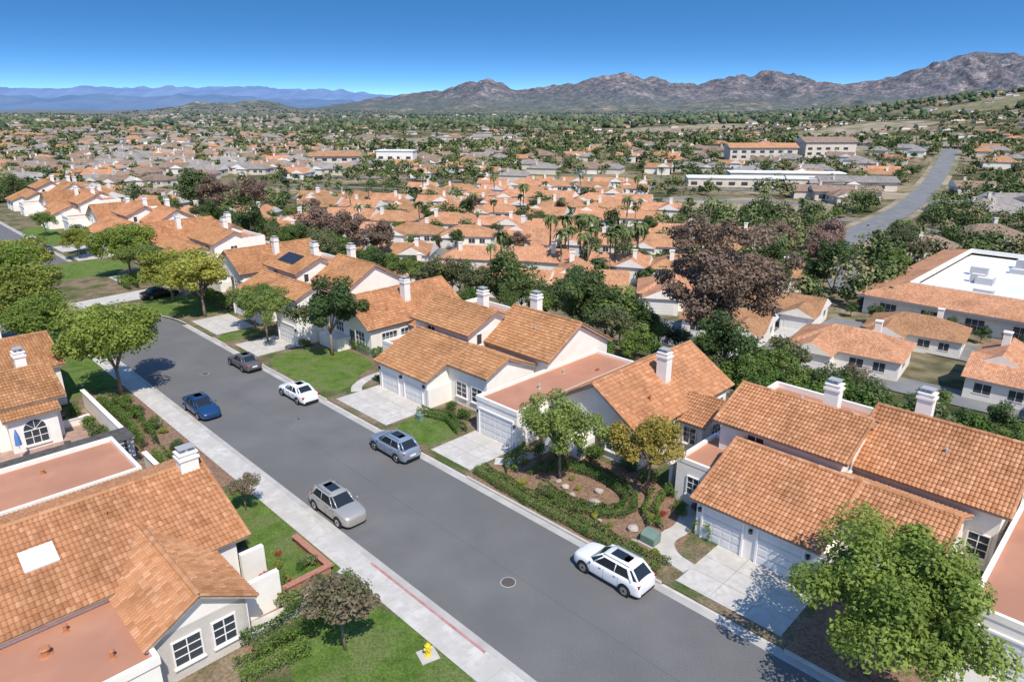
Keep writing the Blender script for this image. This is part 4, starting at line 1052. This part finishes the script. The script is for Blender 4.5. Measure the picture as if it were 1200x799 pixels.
vroad('valley_road',[(66,128),(74,152),(88,182)],7,.22,M_ASPH2,6)
vroad('parking_area',[AB(40,113)[:2],AB(-30,113)[:2]],9,.16,M_ASPH2,5,1)
vroad('parking_area',[(14,110),(24,103),(36,92)],12,.15,M_ASPH2,6,3)
vroad('valley_road',[(36,92),(60,72),(90,44),(120,20)],6,.14,M_ASPH2)
vroad('valley_road',[(112,212),(170,200),(260,215),(380,260)],6,.3,M_ASPH2)
def patch(cx,cy,rx,ry,rot,mat,dz=.1,name='open_field'):
    c_,s_=math.cos(rot),math.sin(rot);mb=MB();V=[];F=[];nr_=10;na=40
    V.append((cx,cy,H(cx,cy)+dz))
    for i in range(1,nr_+1):
        for j in range(na):
            t=2*math.pi*j/na;q=i/nr_*(1+.12*math.sin(3*t+cx)+.07*math.sin(7*t))
            px,py=rx*q*math.cos(t),ry*q*math.sin(t);x=cx+px*c_-py*s_;y=cy+px*s_+py*c_;V.append((x,y,H(x,y)+dz))
    for j in range(na):F.append((0,1+j,1+(j+1)%na))
    for i in range(nr_-1):
        for j in range(na):F.append((1+i*na+j,1+(i+1)*na+j,1+(i+1)*na+(j+1)%na,1+i*na+(j+1)%na))
    mb.add(V,F,mat);struct(mb.obj(name,hasuv=False))
    k=max(1,int(max(rx,ry)/min(rx,ry)))
    R_=min(rx,ry)*.9
    for i in range(-k,k+1):
        q=i/max(k,1)*(max(rx,ry)-R_);dx,dy=(q,0) if rx>=ry else (0,q);CLR.append((cx+dx*c_-dy*s_,cy+dx*s_+dy*c_,R_))
patch(90,268,38,30,-.1,M_DRY);patch(52,375,48,22,-.1,M_FIELD);patch(150,310,40,14,-.1,M_DRY);patch(112,200,20,14,.6,M_FIELD)
patch(240,520,54,28,.2,M_DRY);patch(-330,640,60,24,0,M_DRY);patch(60,720,90,36,0,M_DRY);patch(330,820,110,40,0,M_DRY);patch(-120,1000,120,50,0,M_DRY);patch(520,1050,120,60,.3,M_DRY);patch(300,1300,160,70,0,M_DRY);patch(900,1350,120,70,.3,M_FIELD);patch(-700,1400,160,60,0,M_DRY)
# ------------------------------------------------------------------ valley houses
def hip_planes(mb,x0,x1,y0,y1,ze,zr,mat,o=.5):
    x0-=o;x1+=o;y0-=o;y1+=o;w=(y1-y0)/2;ym=(y0+y1)/2
    A=(x0,y0,ze);B=(x1,y0,ze);C=(x1,y1,ze);D=(x0,y1,ze)
    if x1-x0>2*w+.2:
        E=(x0+w,ym,zr);Fp=(x1-w,ym,zr)
        mb.add([A,B,C,D,E,Fp],[(0,1,5,4),(1,2,5),(2,3,4,5),(3,0,4),(3,2,1,0)],mat)
    else:
        E=((x0+x1)/2,ym,zr);mb.add([A,B,C,D,E],[(0,1,4),(1,2,4),(2,3,4),(3,0,4),(3,2,1,0)],mat)
def gab(mb,x0,x1,y0,y1,ze,zr,mat,o=.5,axis='x',wm=None):
    wm=wm or M_STUCCO
    if axis=='x':
        A=(x0-o,y0-o,ze);B=(x1+o,y0-o,ze);C=(x1+o,y1+o,ze);D=(x0-o,y1+o,ze);ym=(y0+y1)/2;E=(x0-o,ym,zr);G=(x1+o,ym,zr)
        mb.add([A,B,C,D,E,G],[(0,1,5,4),(2,3,4,5),(3,2,1,0)],mat)
        mb.add([A,B,C,D,E,G],[(1,2,5),(3,0,4)],wm)
    else:
        A=(x0-o,y0-o,ze);B=(x1+o,y0-o,ze);C=(x1+o,y1+o,ze);D=(x0-o,y1+o,ze);xm=(x0+x1)/2;E=(xm,y0-o,zr);G=(xm,y1+o,zr)
        mb.add([A,B,C,D,E,G],[(1,2,5,4),(3,0,4,5),(3,2,1,0)],mat)
        mb.add([A,B,C,D,E,G],[(0,1,4),(2,3,5)],wm)
def vhouse(v,roofm,wallm,label,grp):
    def f():
        r=thing('house',label,'house',group=grp)
        w=MB();rf=MB()
        if v==0:
            w.box(-7,7,-5,4,-3,2.8,wallm);w.box(1,7,-9,-4.9,-3,2.7,wallm)
            gab(rf,-7,7,-5,4,2.8,5.0,roofm);gab(rf,1,7,-9,-1,2.78,4.4,roofm,axis='y')
            wins=[('y-',-4.5,-5,1.8,.9,2.2),('y-',-1.5,-5,1.2,.9,2.2),('x-',-7,0,1.5,.9,2.2),('x+',7,1,1.5,.9,2.2)];gar=('y-',4,-9,4.4);ch=(-3,1,3,6.2)
        elif v==1:
            w.box(-7.5,7.5,-5,5,-3,2.8,wallm);w.box(-6.5,-1,-8,-4.9,-3,2.7,wallm)
            hip_planes(rf,-7.5,7.5,-5,5,2.8,5.3,roofm);gab(rf,-6.5,-1,-8,0,2.78,4.3,roofm,axis='y')
            wins=[('y-',2,-5,1.8,.9,2.2),('y-',5,-5,1.5,.9,2.2),('x-',-7.5,1,1.5,.9,2.2),('x+',7.5,-1,1.8,.9,2.2)];gar=('y-',-3.8,-8,4.2);ch=(3,2,3,6.2)
        else:
            w.box(-6.5,6.5,-4.5,4.5,-3,2.8,wallm);w.box(-6.5,-.5,-1,8,-3,3.6,wallm);w.box(2,6.4,-8,-4.4,-3,2.6,wallm)
            gab(rf,-6.5,6.5,-4.5,4.5,2.8,4.9,roofm);gab(rf,-6.5,-.5,-1,8,3.6,5.4,roofm,axis='y');hip_planes(rf,2,6.4,-8.2,-4,2.6,3.7,roofm)
            wins=[('y-',-4.5,-4.5,1.8,.9,2.2),('y-',-1,-4.5,1.5,.9,2.2),('x-',-6.5,0,1.5,.9,2.2),('x+',6.5,1,1.5,.9,2.2)];gar=('y-',4.2,-8,3.6);ch=(-4,5,3,6.8)
        w.obj('wall',r);rf.obj('roof',r)
        c=MB();c.box(ch[0]-.45,ch[0]+.45,ch[1]-.4,ch[1]+.4,ch[2],ch[3],wallm);c.box(ch[0]-.55,ch[0]+.55,ch[1]-.5,ch[1]+.5,ch[3],ch[3]+.15,wallm);c.obj('chimney',r)
        for fc,x,y,ww,z0,z1 in wins:
            fm=face_map(fc,x,y);mb=MB();fbox(mb,fm,-ww/2,ww/2,-.02,.03,z0,z1,M_GLASS)
            fbox(mb,fm,-ww/2-.1,ww/2+.1,-.02,.06,z0-.12,z0,M_TRIM);fbox(mb,fm,-ww/2-.1,ww/2+.1,-.02,.06,z1,z1+.1,M_TRIM);fbox(mb,fm,-.03,.03,0,.05,z0,z1,M_TRIM);mb.obj('window',r)
        fm=face_map(gar[0],gar[1],gar[2]);mb=MB()
        for i in range(4):fbox(mb,fm,-gar[3]/2,gar[3]/2,-.02,.05,.05+i*.53,.05+i*.53+.5,M_GARAGE)
        mb.obj('garage_door',r)
        return r
    return f
VG='terracotta-roofed houses in the valley'
VT=[Pool(vhouse(v,M_TILEF,M_STUCCO,'single-storey white house with terracotta tile roof in the valley',VG)) for v in range(3)]
VBm=[Pool(vhouse(v,M_TILEBR,M_BEIGE,'single-storey beige house with brown tile roof','brown-roofed houses in the town')) for v in range(2)]
VGm=[Pool(vhouse(v,M_TILEGR,M_BEIGE,'single-storey beige house with grey shingle roof','grey-roofed houses in the town')) for v in range(2)]
def near_road(x,y,r):
    for pts,w in ROADS:
        for px,py in pts[::2]:
            if (x-px)**2+(y-py)**2<(r+w/2)**2:return True
    return False
def free(x,y,r,clr=True):
    for ox_,oy_,orr in OCC:
        if (x-ox_)**2+(y-oy_)**2<(r+orr)**2:return False
    if clr:
        for ox_,oy_,orr in CLR:
            if (x-ox_)**2+(y-oy_)**2<orr**2:return False
    return not near_road(x,y,r)
def vput(pool,x,y,rot,s=1.0,r=9):
    OCC.append((x,y,r));return pool.place((x,y,H(x,y)+.25),rot,s)
for i in range(4):
    for j in range(4):
        cc=AB(38-8-i*15,125+6+j*13);OCC.append((cc[0],cc[1],9))
def vdrive(x,y,rot,L_,w_):
    c_,s_=math.cos(rot),math.sin(rot);mb=MB();V=[];F=[]
    for i in range(6):
        for k in(-1,1):
            px=x+s_*(L_*i/5)+c_*k*w_/2;py=y-c_*(L_*i/5)+s_*k*w_/2;V.append((px,py,H(px,py)+.2))
    for i in range(5):F.append((2*i,2*i+2,2*i+3,2*i+1))
    mb.add(V,F,M_CONC);struct(mb.obj('driveway',hasuv=False))
for pi,x,y,rt,s in((1,47,89.5,-38,.92),(0,34,102,-32,.88),(2,62.5,76,-42,.95),(0,76,62,-45,.9),(1,61,98,-38,.84),(2,75,84,-42,.84),(0,47,112,-36,.82),(1,90,71,-45,.85)):
    vput(VT[pi],x,y,math.radians(rt),s,7.2 if s>.87 else 6.6)
    q=math.radians(rt);gx_={0:4,1:-3.8,2:4.2}[pi]*s
    vdrive(x+math.cos(q)*gx_+math.sin(q)*8*s,y+math.sin(q)*gx_-math.cos(q)*8*s,q,7,4.4)
cnt=0
th=math.radians(-14);cx,sx=math.cos(th),math.sin(th)
for row in range(11):
    v=124+row*19.4+(row//2)*7.5
    for col in range(-12,14):
        u=col*15.8+(row%2)*5+random.uniform(-1.4,1.4)
        x=u*cx+v*0.12;y=v+u*sx*0.9+random.uniform(-1.2,1.2)
        a=(y-x)*R2;b=(x+y)*R2
        if b<74 or a>225+random.uniform(0,30):continue
        if abs(x)>y*.80+14 or y>335: continue
        if x>58+ (y-150)*.06:continue
        if x<-105 and random.random()<.4:continue
        if random.random()<.08 or not free(x,y,6.2):continue
        vput(random.choice(VT),x,y,th+(math.pi if row%2 else 0)+random.uniform(-.14,.14),random.uniform(.88,1.04),r=6.0);cnt+=1
for rp in range(5):
    v=124+19.4*(2*rp+1)+rp*7.5+13
    vroad('village_street',[(u*cx+v*.12,v+u*sx*.9) for u in(-150,-60,0,60,90)],6,.13,M_ASPH2,8)
cnt2=0;tries=0
while cnt2+cnt<280 and tries<12000:
    tries+=1
    y=random.uniform(165,640);x=random.uniform(-.82,.82)*y
    a=(y-x)*R2;b=(x+y)*R2
    if b<85 and a<248:continue
    if b>=85 and -.5*y<x<.40*y and y<355:continue
    if x>-.25*y and y>340 and random.random()<.7:continue
    th2=math.radians(-14+40*math.sin(x/170)*math.cos(y/210))
    if not free(x,y,7.4,x>0):continue
    pr=random.random()
    pool=random.choice(VBm) if pr<.42 else (random.choice(VGm) if pr<.74 else random.choice(VT))
    vput(pool,x,y,th2+random.choice((0,math.pi)),random.uniform(.95,1.2),7.4);cnt2+=1
# ------------------------------------------------------------------ larger buildings
def commercial():
    r=thing('commercial_building','large white-roofed commercial building with terracotta tiled edge','building',AB(38,125,-9.4),STREET_ROT)
    w=MB();w.box(0,62,0,52,-2,4.0,M_STUCCO);w.obj('wall',r)
    rf=MB();E=6.5;Hm=1.9
    rf.box(E-.9,62-E+.9,E-.9,52-E+.9,3.9,4.5,M_WROOF)
    for O,U,Vd,Lu in(((-1.2,-1.2,3.75),(1,0,0),(0,E,Hm),64.4),((-1.2,53.2,3.75),(0,-1,0),(E,0,Hm),54.4),((63.2,-1.2,3.75),(0,1,0),(-E,0,Hm),54.4),((63.2,53.2,3.75),(-1,0,0),(0,-E,Hm),64.4)):
        O=Vector(O);U=Vector(U);Vd=Vector(Vd)
        q=[O,O+U*Lu,O+U*(Lu-E)+Vd,O+U*E+Vd];rf.add([tuple(p) for p in q],[(0,1,2,3)],M_TILEF)
    parapet(rf,E-1.25,62-E+1.25,E-1.25,52-E+1.25,5.0,.78,.35,M_STUCCO)
    rf.box(-.9,62.9,-.9,-.6,3.3,3.7,M_TRIM)
    rf.obj('roof',r)
    rg=random.Random(5)
    for i in range(30):
        x=rg.uniform(E+2,52);y=rg.uniform(E+2,42);a=rg.uniform(1,3.2);b=rg.uniform(1,2.4);h=rg.uniform(.8,1.8)
        m_=MB();m_.box(x,x+a,y,y+b,4.5,4.5+h,M_METAL);m_.box(x+.2,x+a-.2,y+.2,y+b-.2,4.5+h,4.6+h,M_TRIM);m_.obj('air_conditioner',r)
    for i in range(9): window(r,'y-',4+i*6.4,0,2.6,.6,2.6,3,2)
    for i in range(7): window(r,'x-',0,5+i*7,2.6,.6,2.6,3,2)
commercial()
def longb(x,y,rot,L_,D_,h,wall,roof,label,pitch=True,st=1,front=18):
    r=thing('building',label,'building',(x,y,H(x,y)),rot)
    for q in(-.4,-.2,0,.2,.4):OCC.append((x+math.cos(rot)*L_*q,y+math.sin(rot)*L_*q,max(D_*.6,L_*.11)));CLR.append((x+math.cos(rot)*L_*q+math.sin(rot)*front,y+math.sin(rot)*L_*q-math.cos(rot)*front,front*.85))
    w=MB();w.box(-L_/2,L_/2,-D_/2,D_/2,-3,h,wall);w.obj('wall',r)
    rf=MB()
    if pitch: gab(rf,-L_/2,L_/2,-D_/2,D_/2,h,h+D_*.2,roof,1,'x',wall)
    else: rf.box(-L_/2-.5,L_/2+.5,-D_/2-.5,D_/2+.5,h,h+.5,roof)
    rf.obj('roof',r)
    for s in range(st):
        for i in range(int(L_/6)):
            fm=face_map('y-',-L_/2+3+i*6,-D_/2);mb=MB();fbox(mb,fm,-1.5,1.5,-.02,.06,1+s*3.2,2.6+s*3.2,M_GLASS);mb.obj('window',r)
longb(165,470,.0,44,14,7.5,M_BEIGE,M_TILEF,'long two-storey building with terracotta roof on the hill',True,2,22)
longb(210,475,.05,34,16,9,M_BEIGE,M_TILEBR,'large beige building with brown roof',True,2,22)
longb(118,345,-.12,62,12,4.2,M_BEIGE,M_WROOF,'long low school building with pale flat roof',False)
longb(145,372,-.12,58,11,4.2,M_BEIGE,M_WROOF,'low school wing with pale flat roof',False,1,12)
longb(165,335,-.15,34,12,4,M_BEIGE,M_TILEGR,'low building with grey roof beside the road',True,1,10)
longb(140,292,-.15,26,10,4,M_BEIGE,M_TILEBR,'small brown-roofed building in a dry lot',True,1,10)
longb(-110,440,.1,30,12,7,M_BEIGE,M_TILEF,'two-storey building with terracotta roof among trees',True,2,14)
longb(-75,460,-.1,24,12,9,M_STUCCO,M_WROOF,'white flat-roofed building among trees',False,2,14)
longb(236,300,.6,36,14,5,M_BEIGE,M_TILEBR,'brown-roofed building beside the valley road',True)
longb(205,258,.3,30,13,5,M_BEIGE,M_TILEGR,'grey-roofed building beside the valley road',True)
mbW=MB()
mats=[M_TILEF,M_TILEBR,M_TILEGR,M_TILEBR,M_TILEGR]
k=0;t2=0
while k<2400 and t2<24000:
    t2+=1
    y=400+ (random.random()**1.5)*3000;x=random.uniform(-.82,.84)*y
    if x>-.3*y and random.random()<.70:continue
    if y<1300 and not free(x,y,6.0,x>0): continue
    if y<1300: OCC.append((x,y,5.2))
    k+=1
    z=H(x,y);an=math.radians(-14+40*math.sin(x/170)*math.cos(y/210))+random.choice((0,1.57));c_,s_=math.cos(an),math.sin(an);w_,d_=random.uniform(6,9.5),random.uniform(4.5,6.4);hh=3.0
    def tr(px,py,pz):return (x+px*c_-py*s_,y+px*s_+py*c_,z+pz)
    wm=M_STUCCO if random.random()<.4 else M_BEIGE
    mbW.add([tr(-w_,-d_,-2),tr(w_,-d_,-2),tr(w_,d_,-2),tr(-w_,d_,-2),tr(-w_,-d_,hh),tr(w_,-d_,hh),tr(w_,d_,hh),tr(-w_,d_,hh)],[(0,1,5,4),(1,2,6,5),(2,3,7,6),(3,0,4,7)],wm)
    mbW.add([tr(-w_-.6,-d_-.6,hh),tr(w_+.6,-d_-.6,hh),tr(w_+.6,d_+.6,hh),tr(-w_-.6,d_+.6,hh),tr(-w_*.5,0,hh+2.3),tr(w_*.5,0,hh+2.3)],[(0,1,5,4),(1,2,5),(2,3,4,5),(3,0,4)],random.choice(mats))
o=mbW.obj('distant_houses');o['kind']='stuff';o['label']='scattered distant houses across the wooded valley'

# ------------------------------------------------------------------ valley trees (individuals)
MIDT=[T_m1,T_m2,T_m3,T_m2,T_m4,T_m3,T_m2,T_m3,T_m5]
nt_=0
def tput(pool,x,y,s,r=None):
    global nt_
    nt_+=1;return pool.place((x,y,H(x,y)),random.uniform(0,6.28),s)
for i in range(80):
    for _ in range(20):
        a=random.uniform(26,190);b=random.uniform(57,78)
        x,y,_z=AB(a,b)
        if (a-37)**2+(b-70)**2<40:continue
        if free(x,y,1.2):break
    OCC.append((x,y,1.8))
    tput(random.choice([T_m1,T_m2,T_m3,T_m2,T_m1,T_m3,T_m3]),x,y,random.uniform(.5,.88))
for i in range(26):
    a=random.uniform(-12,27);b=random.uniform(57,72);x,y,_z=AB(a,b)
    if free(x,y,1):tput(random.choice([T_m1,T_m2,T_m3]),x,y,random.uniform(.38,.55));OCC.append((x,y,1.5))
for i in range(50):
    a=random.uniform(-10,34);b=random.uniform(55,66);x,y,_z=AB(a,b);random.choice([S_6,S_7,S_6]).place((x,y,H(x,y)),i,random.uniform(1.1,1.9))
for i in range(26):
    a=random.uniform(34,120);b=random.uniform(53,60);x,y,_z=AB(a,b);S_6.place((x,y,max(H(x,y),-.1)+.05),i,random.uniform(.8,1.3))
for i in range(16):
    a=38-i*3.6+random.uniform(-1,1);b=119.8+random.uniform(-.8,.8);x,y,_z=AB(a,b);tput(random.choice([T_m1,T_m2,T_m3]),x,y,random.uniform(.28,.5))
for a,b,s,pl in((46,63,1.0,T_m3),(50,62,.95,T_m1),(53,66,1.05,T_m1),(58,70,.9,T_m4),(24,80,.5,T_m5),(66,66,1.1,T_m1),(16,84,.5,T_m3)):
    x,y,_z=AB(a,b);tput(pl,x,y,s)
for x,y,s,pl in((62,128,1.1,T_m4),(70,150,1.2,T_m5),(62,158,1.0,T_m5),(66,142,1.0,T_m5),(98,172,1.1,T_m2),(80,140,1,T_m3),(92,160,1.1,T_m2),(104,182,1.1,T_m3),(55,140,1,T_m1),(50,128,1.0,T_m3),(-40,140,1.1,T_m5),(-36,150,1.2,T_m5),(-28,145,1.1,T_m5),(-88,205,1.5,T_m5),(-95,212,1.6,T_m4),(-80,215,1.4,T_m5),(-50,130,1.0,T_m1),(-135,190,1.0,T_m1),(-142,198,1.0,T_m3),(-150,206,1.1,T_m2),(-160,214,1.2,T_m4)):
    tput(pl,x,y,s)
for i in range(40):
    for _ in range(30):
        x=random.uniform(-60,90);y=random.uniform(135,330)
        if free(x,y,.6):break
    T_palm.place((x,y,H(x,y)),random.uniform(0,6),random.uniform(.75,1.2));OCC.append((x,y,.8))
for i in range(13):
    x=9+i*1.5+random.uniform(-1.5,1.5);y=142+random.uniform(-6,10)
    T_palm.place((x,y,H(x,y)),i,random.uniform(.95,1.28))
for x,y in((86,96),(92,98),(150,190),(154,193)): T_cyp.place((x,y,H(x,y)),x,1.0)
tt=0
while nt_<258 and tt<5000:
    tt+=1
    y=112+random.random()*130;x=random.uniform(-.8,.82)*y
    if (x+y)*R2<84:continue
    if not free(x,y,1.2):continue
    OCC.append((x,y,1.2));tput(random.choice(MIDT),x,y,random.uniform(.40,.78))
# ------------------------------------------------------------------ woodland mass
def scatter(n,ymin,ymax,pw,rg,chk,thr,rad):
    out=[];t=0
    while len(out)<n and t<n*8:
        t+=1
        y=ymin+(rg.random()**pw)*(ymax-ymin);x=rg.uniform(-.86,.88)*y
        if (x+y)*R2<86 and (y-x)*R2<246:continue
        vil=y<350 and x<58+(y-150)*.06 and (x+y)*R2>=86
        if vil and rg.random()<.45:continue
        if x<-.25*y and y>350 and rg.random()<.42:continue
        dn=float(vnoise2(np.array(x/70+100),np.array(y/70+100),3))*.6+float(vnoise2(np.array(x/25+10),np.array(y/25+10),5))*.4
        if dn<thr:continue
        if chk and not free(x,y,rad):continue
        if not chk:
            bad=False
            for ox_,oy_,orr in CLR:
                if (x-ox_)**2+(y-oy_)**2<orr**2:bad=True;break
            if bad:continue
        out.append((x,y,dn if not vil else -1))
    return out
def forest_leaf(name,n,ymin,ymax,nq,size,mat,seed,pw=1.0,thr=.36,chk=True,sc=1.0,rad=1.2):
    rg=np.random.default_rng(seed)
    Vs=[];Ts=[]
    for x,y,dn in scatter(n,ymin,ymax,pw,rg,chk,thr,rad):
        hh=(3.0+7.0*rg.random()**1.7)*sc*(1.25 if dn>.62 else 1)
        if dn<0:hh*=.8
        rr=hh*rg.uniform(.34,.60)
        kk=max(3,nq//11);d=rg.normal(size=(kk,3));d/=np.linalg.norm(d,axis=1)[:,None];d[:,2]=np.abs(d[:,2])*1.3-.5
        cc_=np.array([x,y,H(x,y)+hh*.5])+d*np.array([rr,rr,hh*.40])*(rg.random(kk)**.4)[:,None]*.8
        ci=rg.integers(0,kk,nq);dd=rg.normal(size=(nq,3));dd/=np.linalg.norm(dd,axis=1)[:,None]
        p=cc_[ci]+dd*rr*.40*rg.random(nq)[:,None]**.4
        nn=dd*.8+rg.normal(size=(nq,3))*.3+np.array([0,0,.5]);nn/=np.linalg.norm(nn,axis=1)[:,None]
        r=rg.normal(size=(nq,3));U=np.cross(nn,r);U/=np.linalg.norm(U,axis=1)[:,None];W=np.cross(nn,U);s=size*min(rr,3.2)/2.6*rg.uniform(.6,1.4,nq)[:,None]
        Vs.append(np.stack([p-U*s,p-W*s*.7,p+U*s,p+W*s*.7],1).reshape(-1,3))
        t=rg.random()**1.0*.92;Ts.append(np.repeat(np.clip(t+rg.uniform(-.12,.16,nq),0,1),4))
    V=np.concatenate(Vs);o=npmesh(name,V,np.arange(len(V)).reshape(-1,4),mat,np.concatenate(Ts));o['kind']='stuff';o['label']='dense mixed green woodland covering the valley';return o
def forest(name,n,ymin,ymax,sub,pw,mat,seed,scale=1.0,chk=True,thr=.36):
    rg=np.random.default_rng(seed)
    bm=bmesh.new();bmesh.ops.create_icosphere(bm,subdivisions=sub,radius=1)
    bv=np.array([v.co[:] for v in bm.verts]);bf=np.array([[v.index for v in f.verts] for f in bm.faces]);bm.free()
    Vs=[];Fs=[];Ts=[];off=0
    for x,y,dn in scatter(n,ymin,ymax,pw,rg,chk,thr,2):
        hh=rg.uniform(1.8,4.6)*scale*(1.3 if dn>.66 else 1);rr=hh*rg.uniform(.7,1.3)
        j=rg.uniform(.6,1.3,len(bv))[:,None]
        Vs.append(bv*j*np.array([rr,rr,hh])+np.array([x,y,H(x,y)+hh*.8]));Fs.append(bf+off);off+=len(bv);t=rg.random()*.85;Ts.append(np.clip(t+rg.uniform(-.12,.12,len(bv)),0,1))
    o=npmesh(name,np.concatenate(Vs),np.concatenate(Fs),mat,np.concatenate(Ts));o['kind']='stuff';o['label']='far wooded hillsides in mixed greens'
    return o
def wood_mat(name,boost):
    m,nt,bs=new_mat(name)
    at=N(nt,'ShaderNodeAttribute');at.attribute_name='tint'
    r=ramp(nt,[(0,tuple(boost*c for c in(0.030,0.048,0.021))),(.4,tuple(boost*c for c in(0.066,0.092,0.034))),(.72,tuple(boost*c for c in(0.125,0.150,0.058))),(1,tuple(boost*c for c in(0.20,0.165,0.095)))]);L(nt,at.outputs['Fac'],r.inputs['Fac'])
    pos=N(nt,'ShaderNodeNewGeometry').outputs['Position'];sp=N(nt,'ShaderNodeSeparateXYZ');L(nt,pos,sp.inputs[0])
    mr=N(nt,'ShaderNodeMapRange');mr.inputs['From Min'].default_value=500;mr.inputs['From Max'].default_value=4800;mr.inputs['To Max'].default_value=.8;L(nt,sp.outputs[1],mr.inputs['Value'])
    mx=N(nt,'ShaderNodeMixRGB');L(nt,mr.outputs[0],mx.inputs['Fac']);L(nt,r.outputs[0],mx.inputs['Color1']);mx.inputs['Color2'].default_value=(0.12,0.155,0.175,1)  # leaf colour fades to blue-grey along y, standing in for haze
    L(nt,mx.outputs[0],bs.inputs['Base Color']);bs.inputs['Roughness'].default_value=1;bs.inputs['Specular IOR Level'].default_value=0
    return m
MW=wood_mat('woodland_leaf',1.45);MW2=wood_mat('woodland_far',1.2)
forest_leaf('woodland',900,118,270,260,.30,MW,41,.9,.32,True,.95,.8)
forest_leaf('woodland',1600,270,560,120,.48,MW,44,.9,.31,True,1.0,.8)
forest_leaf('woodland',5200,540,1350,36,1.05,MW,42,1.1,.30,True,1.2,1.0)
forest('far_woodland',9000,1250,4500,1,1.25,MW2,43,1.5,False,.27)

# ------------------------------------------------------------------ world, sun, camera
SV=Vector((0.38,-0.92,0));SV.normalize();EL=math.radians(54)
SD=Vector((SV.x*math.cos(EL),SV.y*math.cos(EL),math.sin(EL)))
w=bpy.data.worlds.new("World");scene.world=w;w.use_nodes=True;nt=w.node_tree
bg=nt.nodes['Background'];sky=N(nt,'ShaderNodeTexSky');sky.sky_type='NISHITA';sky.sun_disc=False
sky.sun_elevation=EL;sky.sun_rotation=math.atan2(SV.x,SV.y);sky.altitude=300;sky.air_density=1.0;sky.dust_density=0.6;sky.ozone_density=2.5
tc=N(nt,'ShaderNodeTexCoord');vm=N(nt,'ShaderNodeVectorMath',operation='MULTIPLY');vm.inputs[1].default_value=(1,1,5.2)
va=N(nt,'ShaderNodeVectorMath',operation='ADD');va.inputs[1].default_value=(0,0,.07)
vn=N(nt,'ShaderNodeVectorMath',operation='NORMALIZE')
L(nt,tc.outputs['Generated'],vm.inputs[0]);L(nt,vm.outputs[0],va.inputs[0]);L(nt,va.outputs[0],vn.inputs[0]);L(nt,vn.outputs[0],sky.inputs['Vector'])
hs=N(nt,'ShaderNodeHueSaturation');hs.inputs['Saturation'].default_value=1.3;hs.inputs['Hue'].default_value=.498;hs.inputs['Value'].default_value=1.5;L(nt,sky.outputs[0],hs.inputs['Color'])
L(nt,hs.outputs[0],bg.inputs['Color']);bg.inputs['Strength'].default_value=0.15
ld=bpy.data.lights.new('sun','SUN');ld.energy=5.0;ld.angle=math.radians(.5);ld.color=(1,.935,.84)
lo=bpy.data.objects.new('sun',ld);COL.objects.link(lo);lo.rotation_euler=SD.to_track_quat('Z','Y').to_euler()
cd=bpy.data.cameras.new('camera');cd.lens=24;cd.sensor_width=36;cd.clip_end=40000;cd.clip_start=.5
co=bpy.data.objects.new('camera',cd);COL.objects.link(co);co.location=(0,0,25);co.rotation_euler=(math.radians(90-18.9),0,0)
scene.camera=co
scene.view_settings.view_transform='Standard';scene.view_settings.look='None';scene.view_settings.exposure=0
print('houses',cnt,cnt2,k,'trees',nt_)
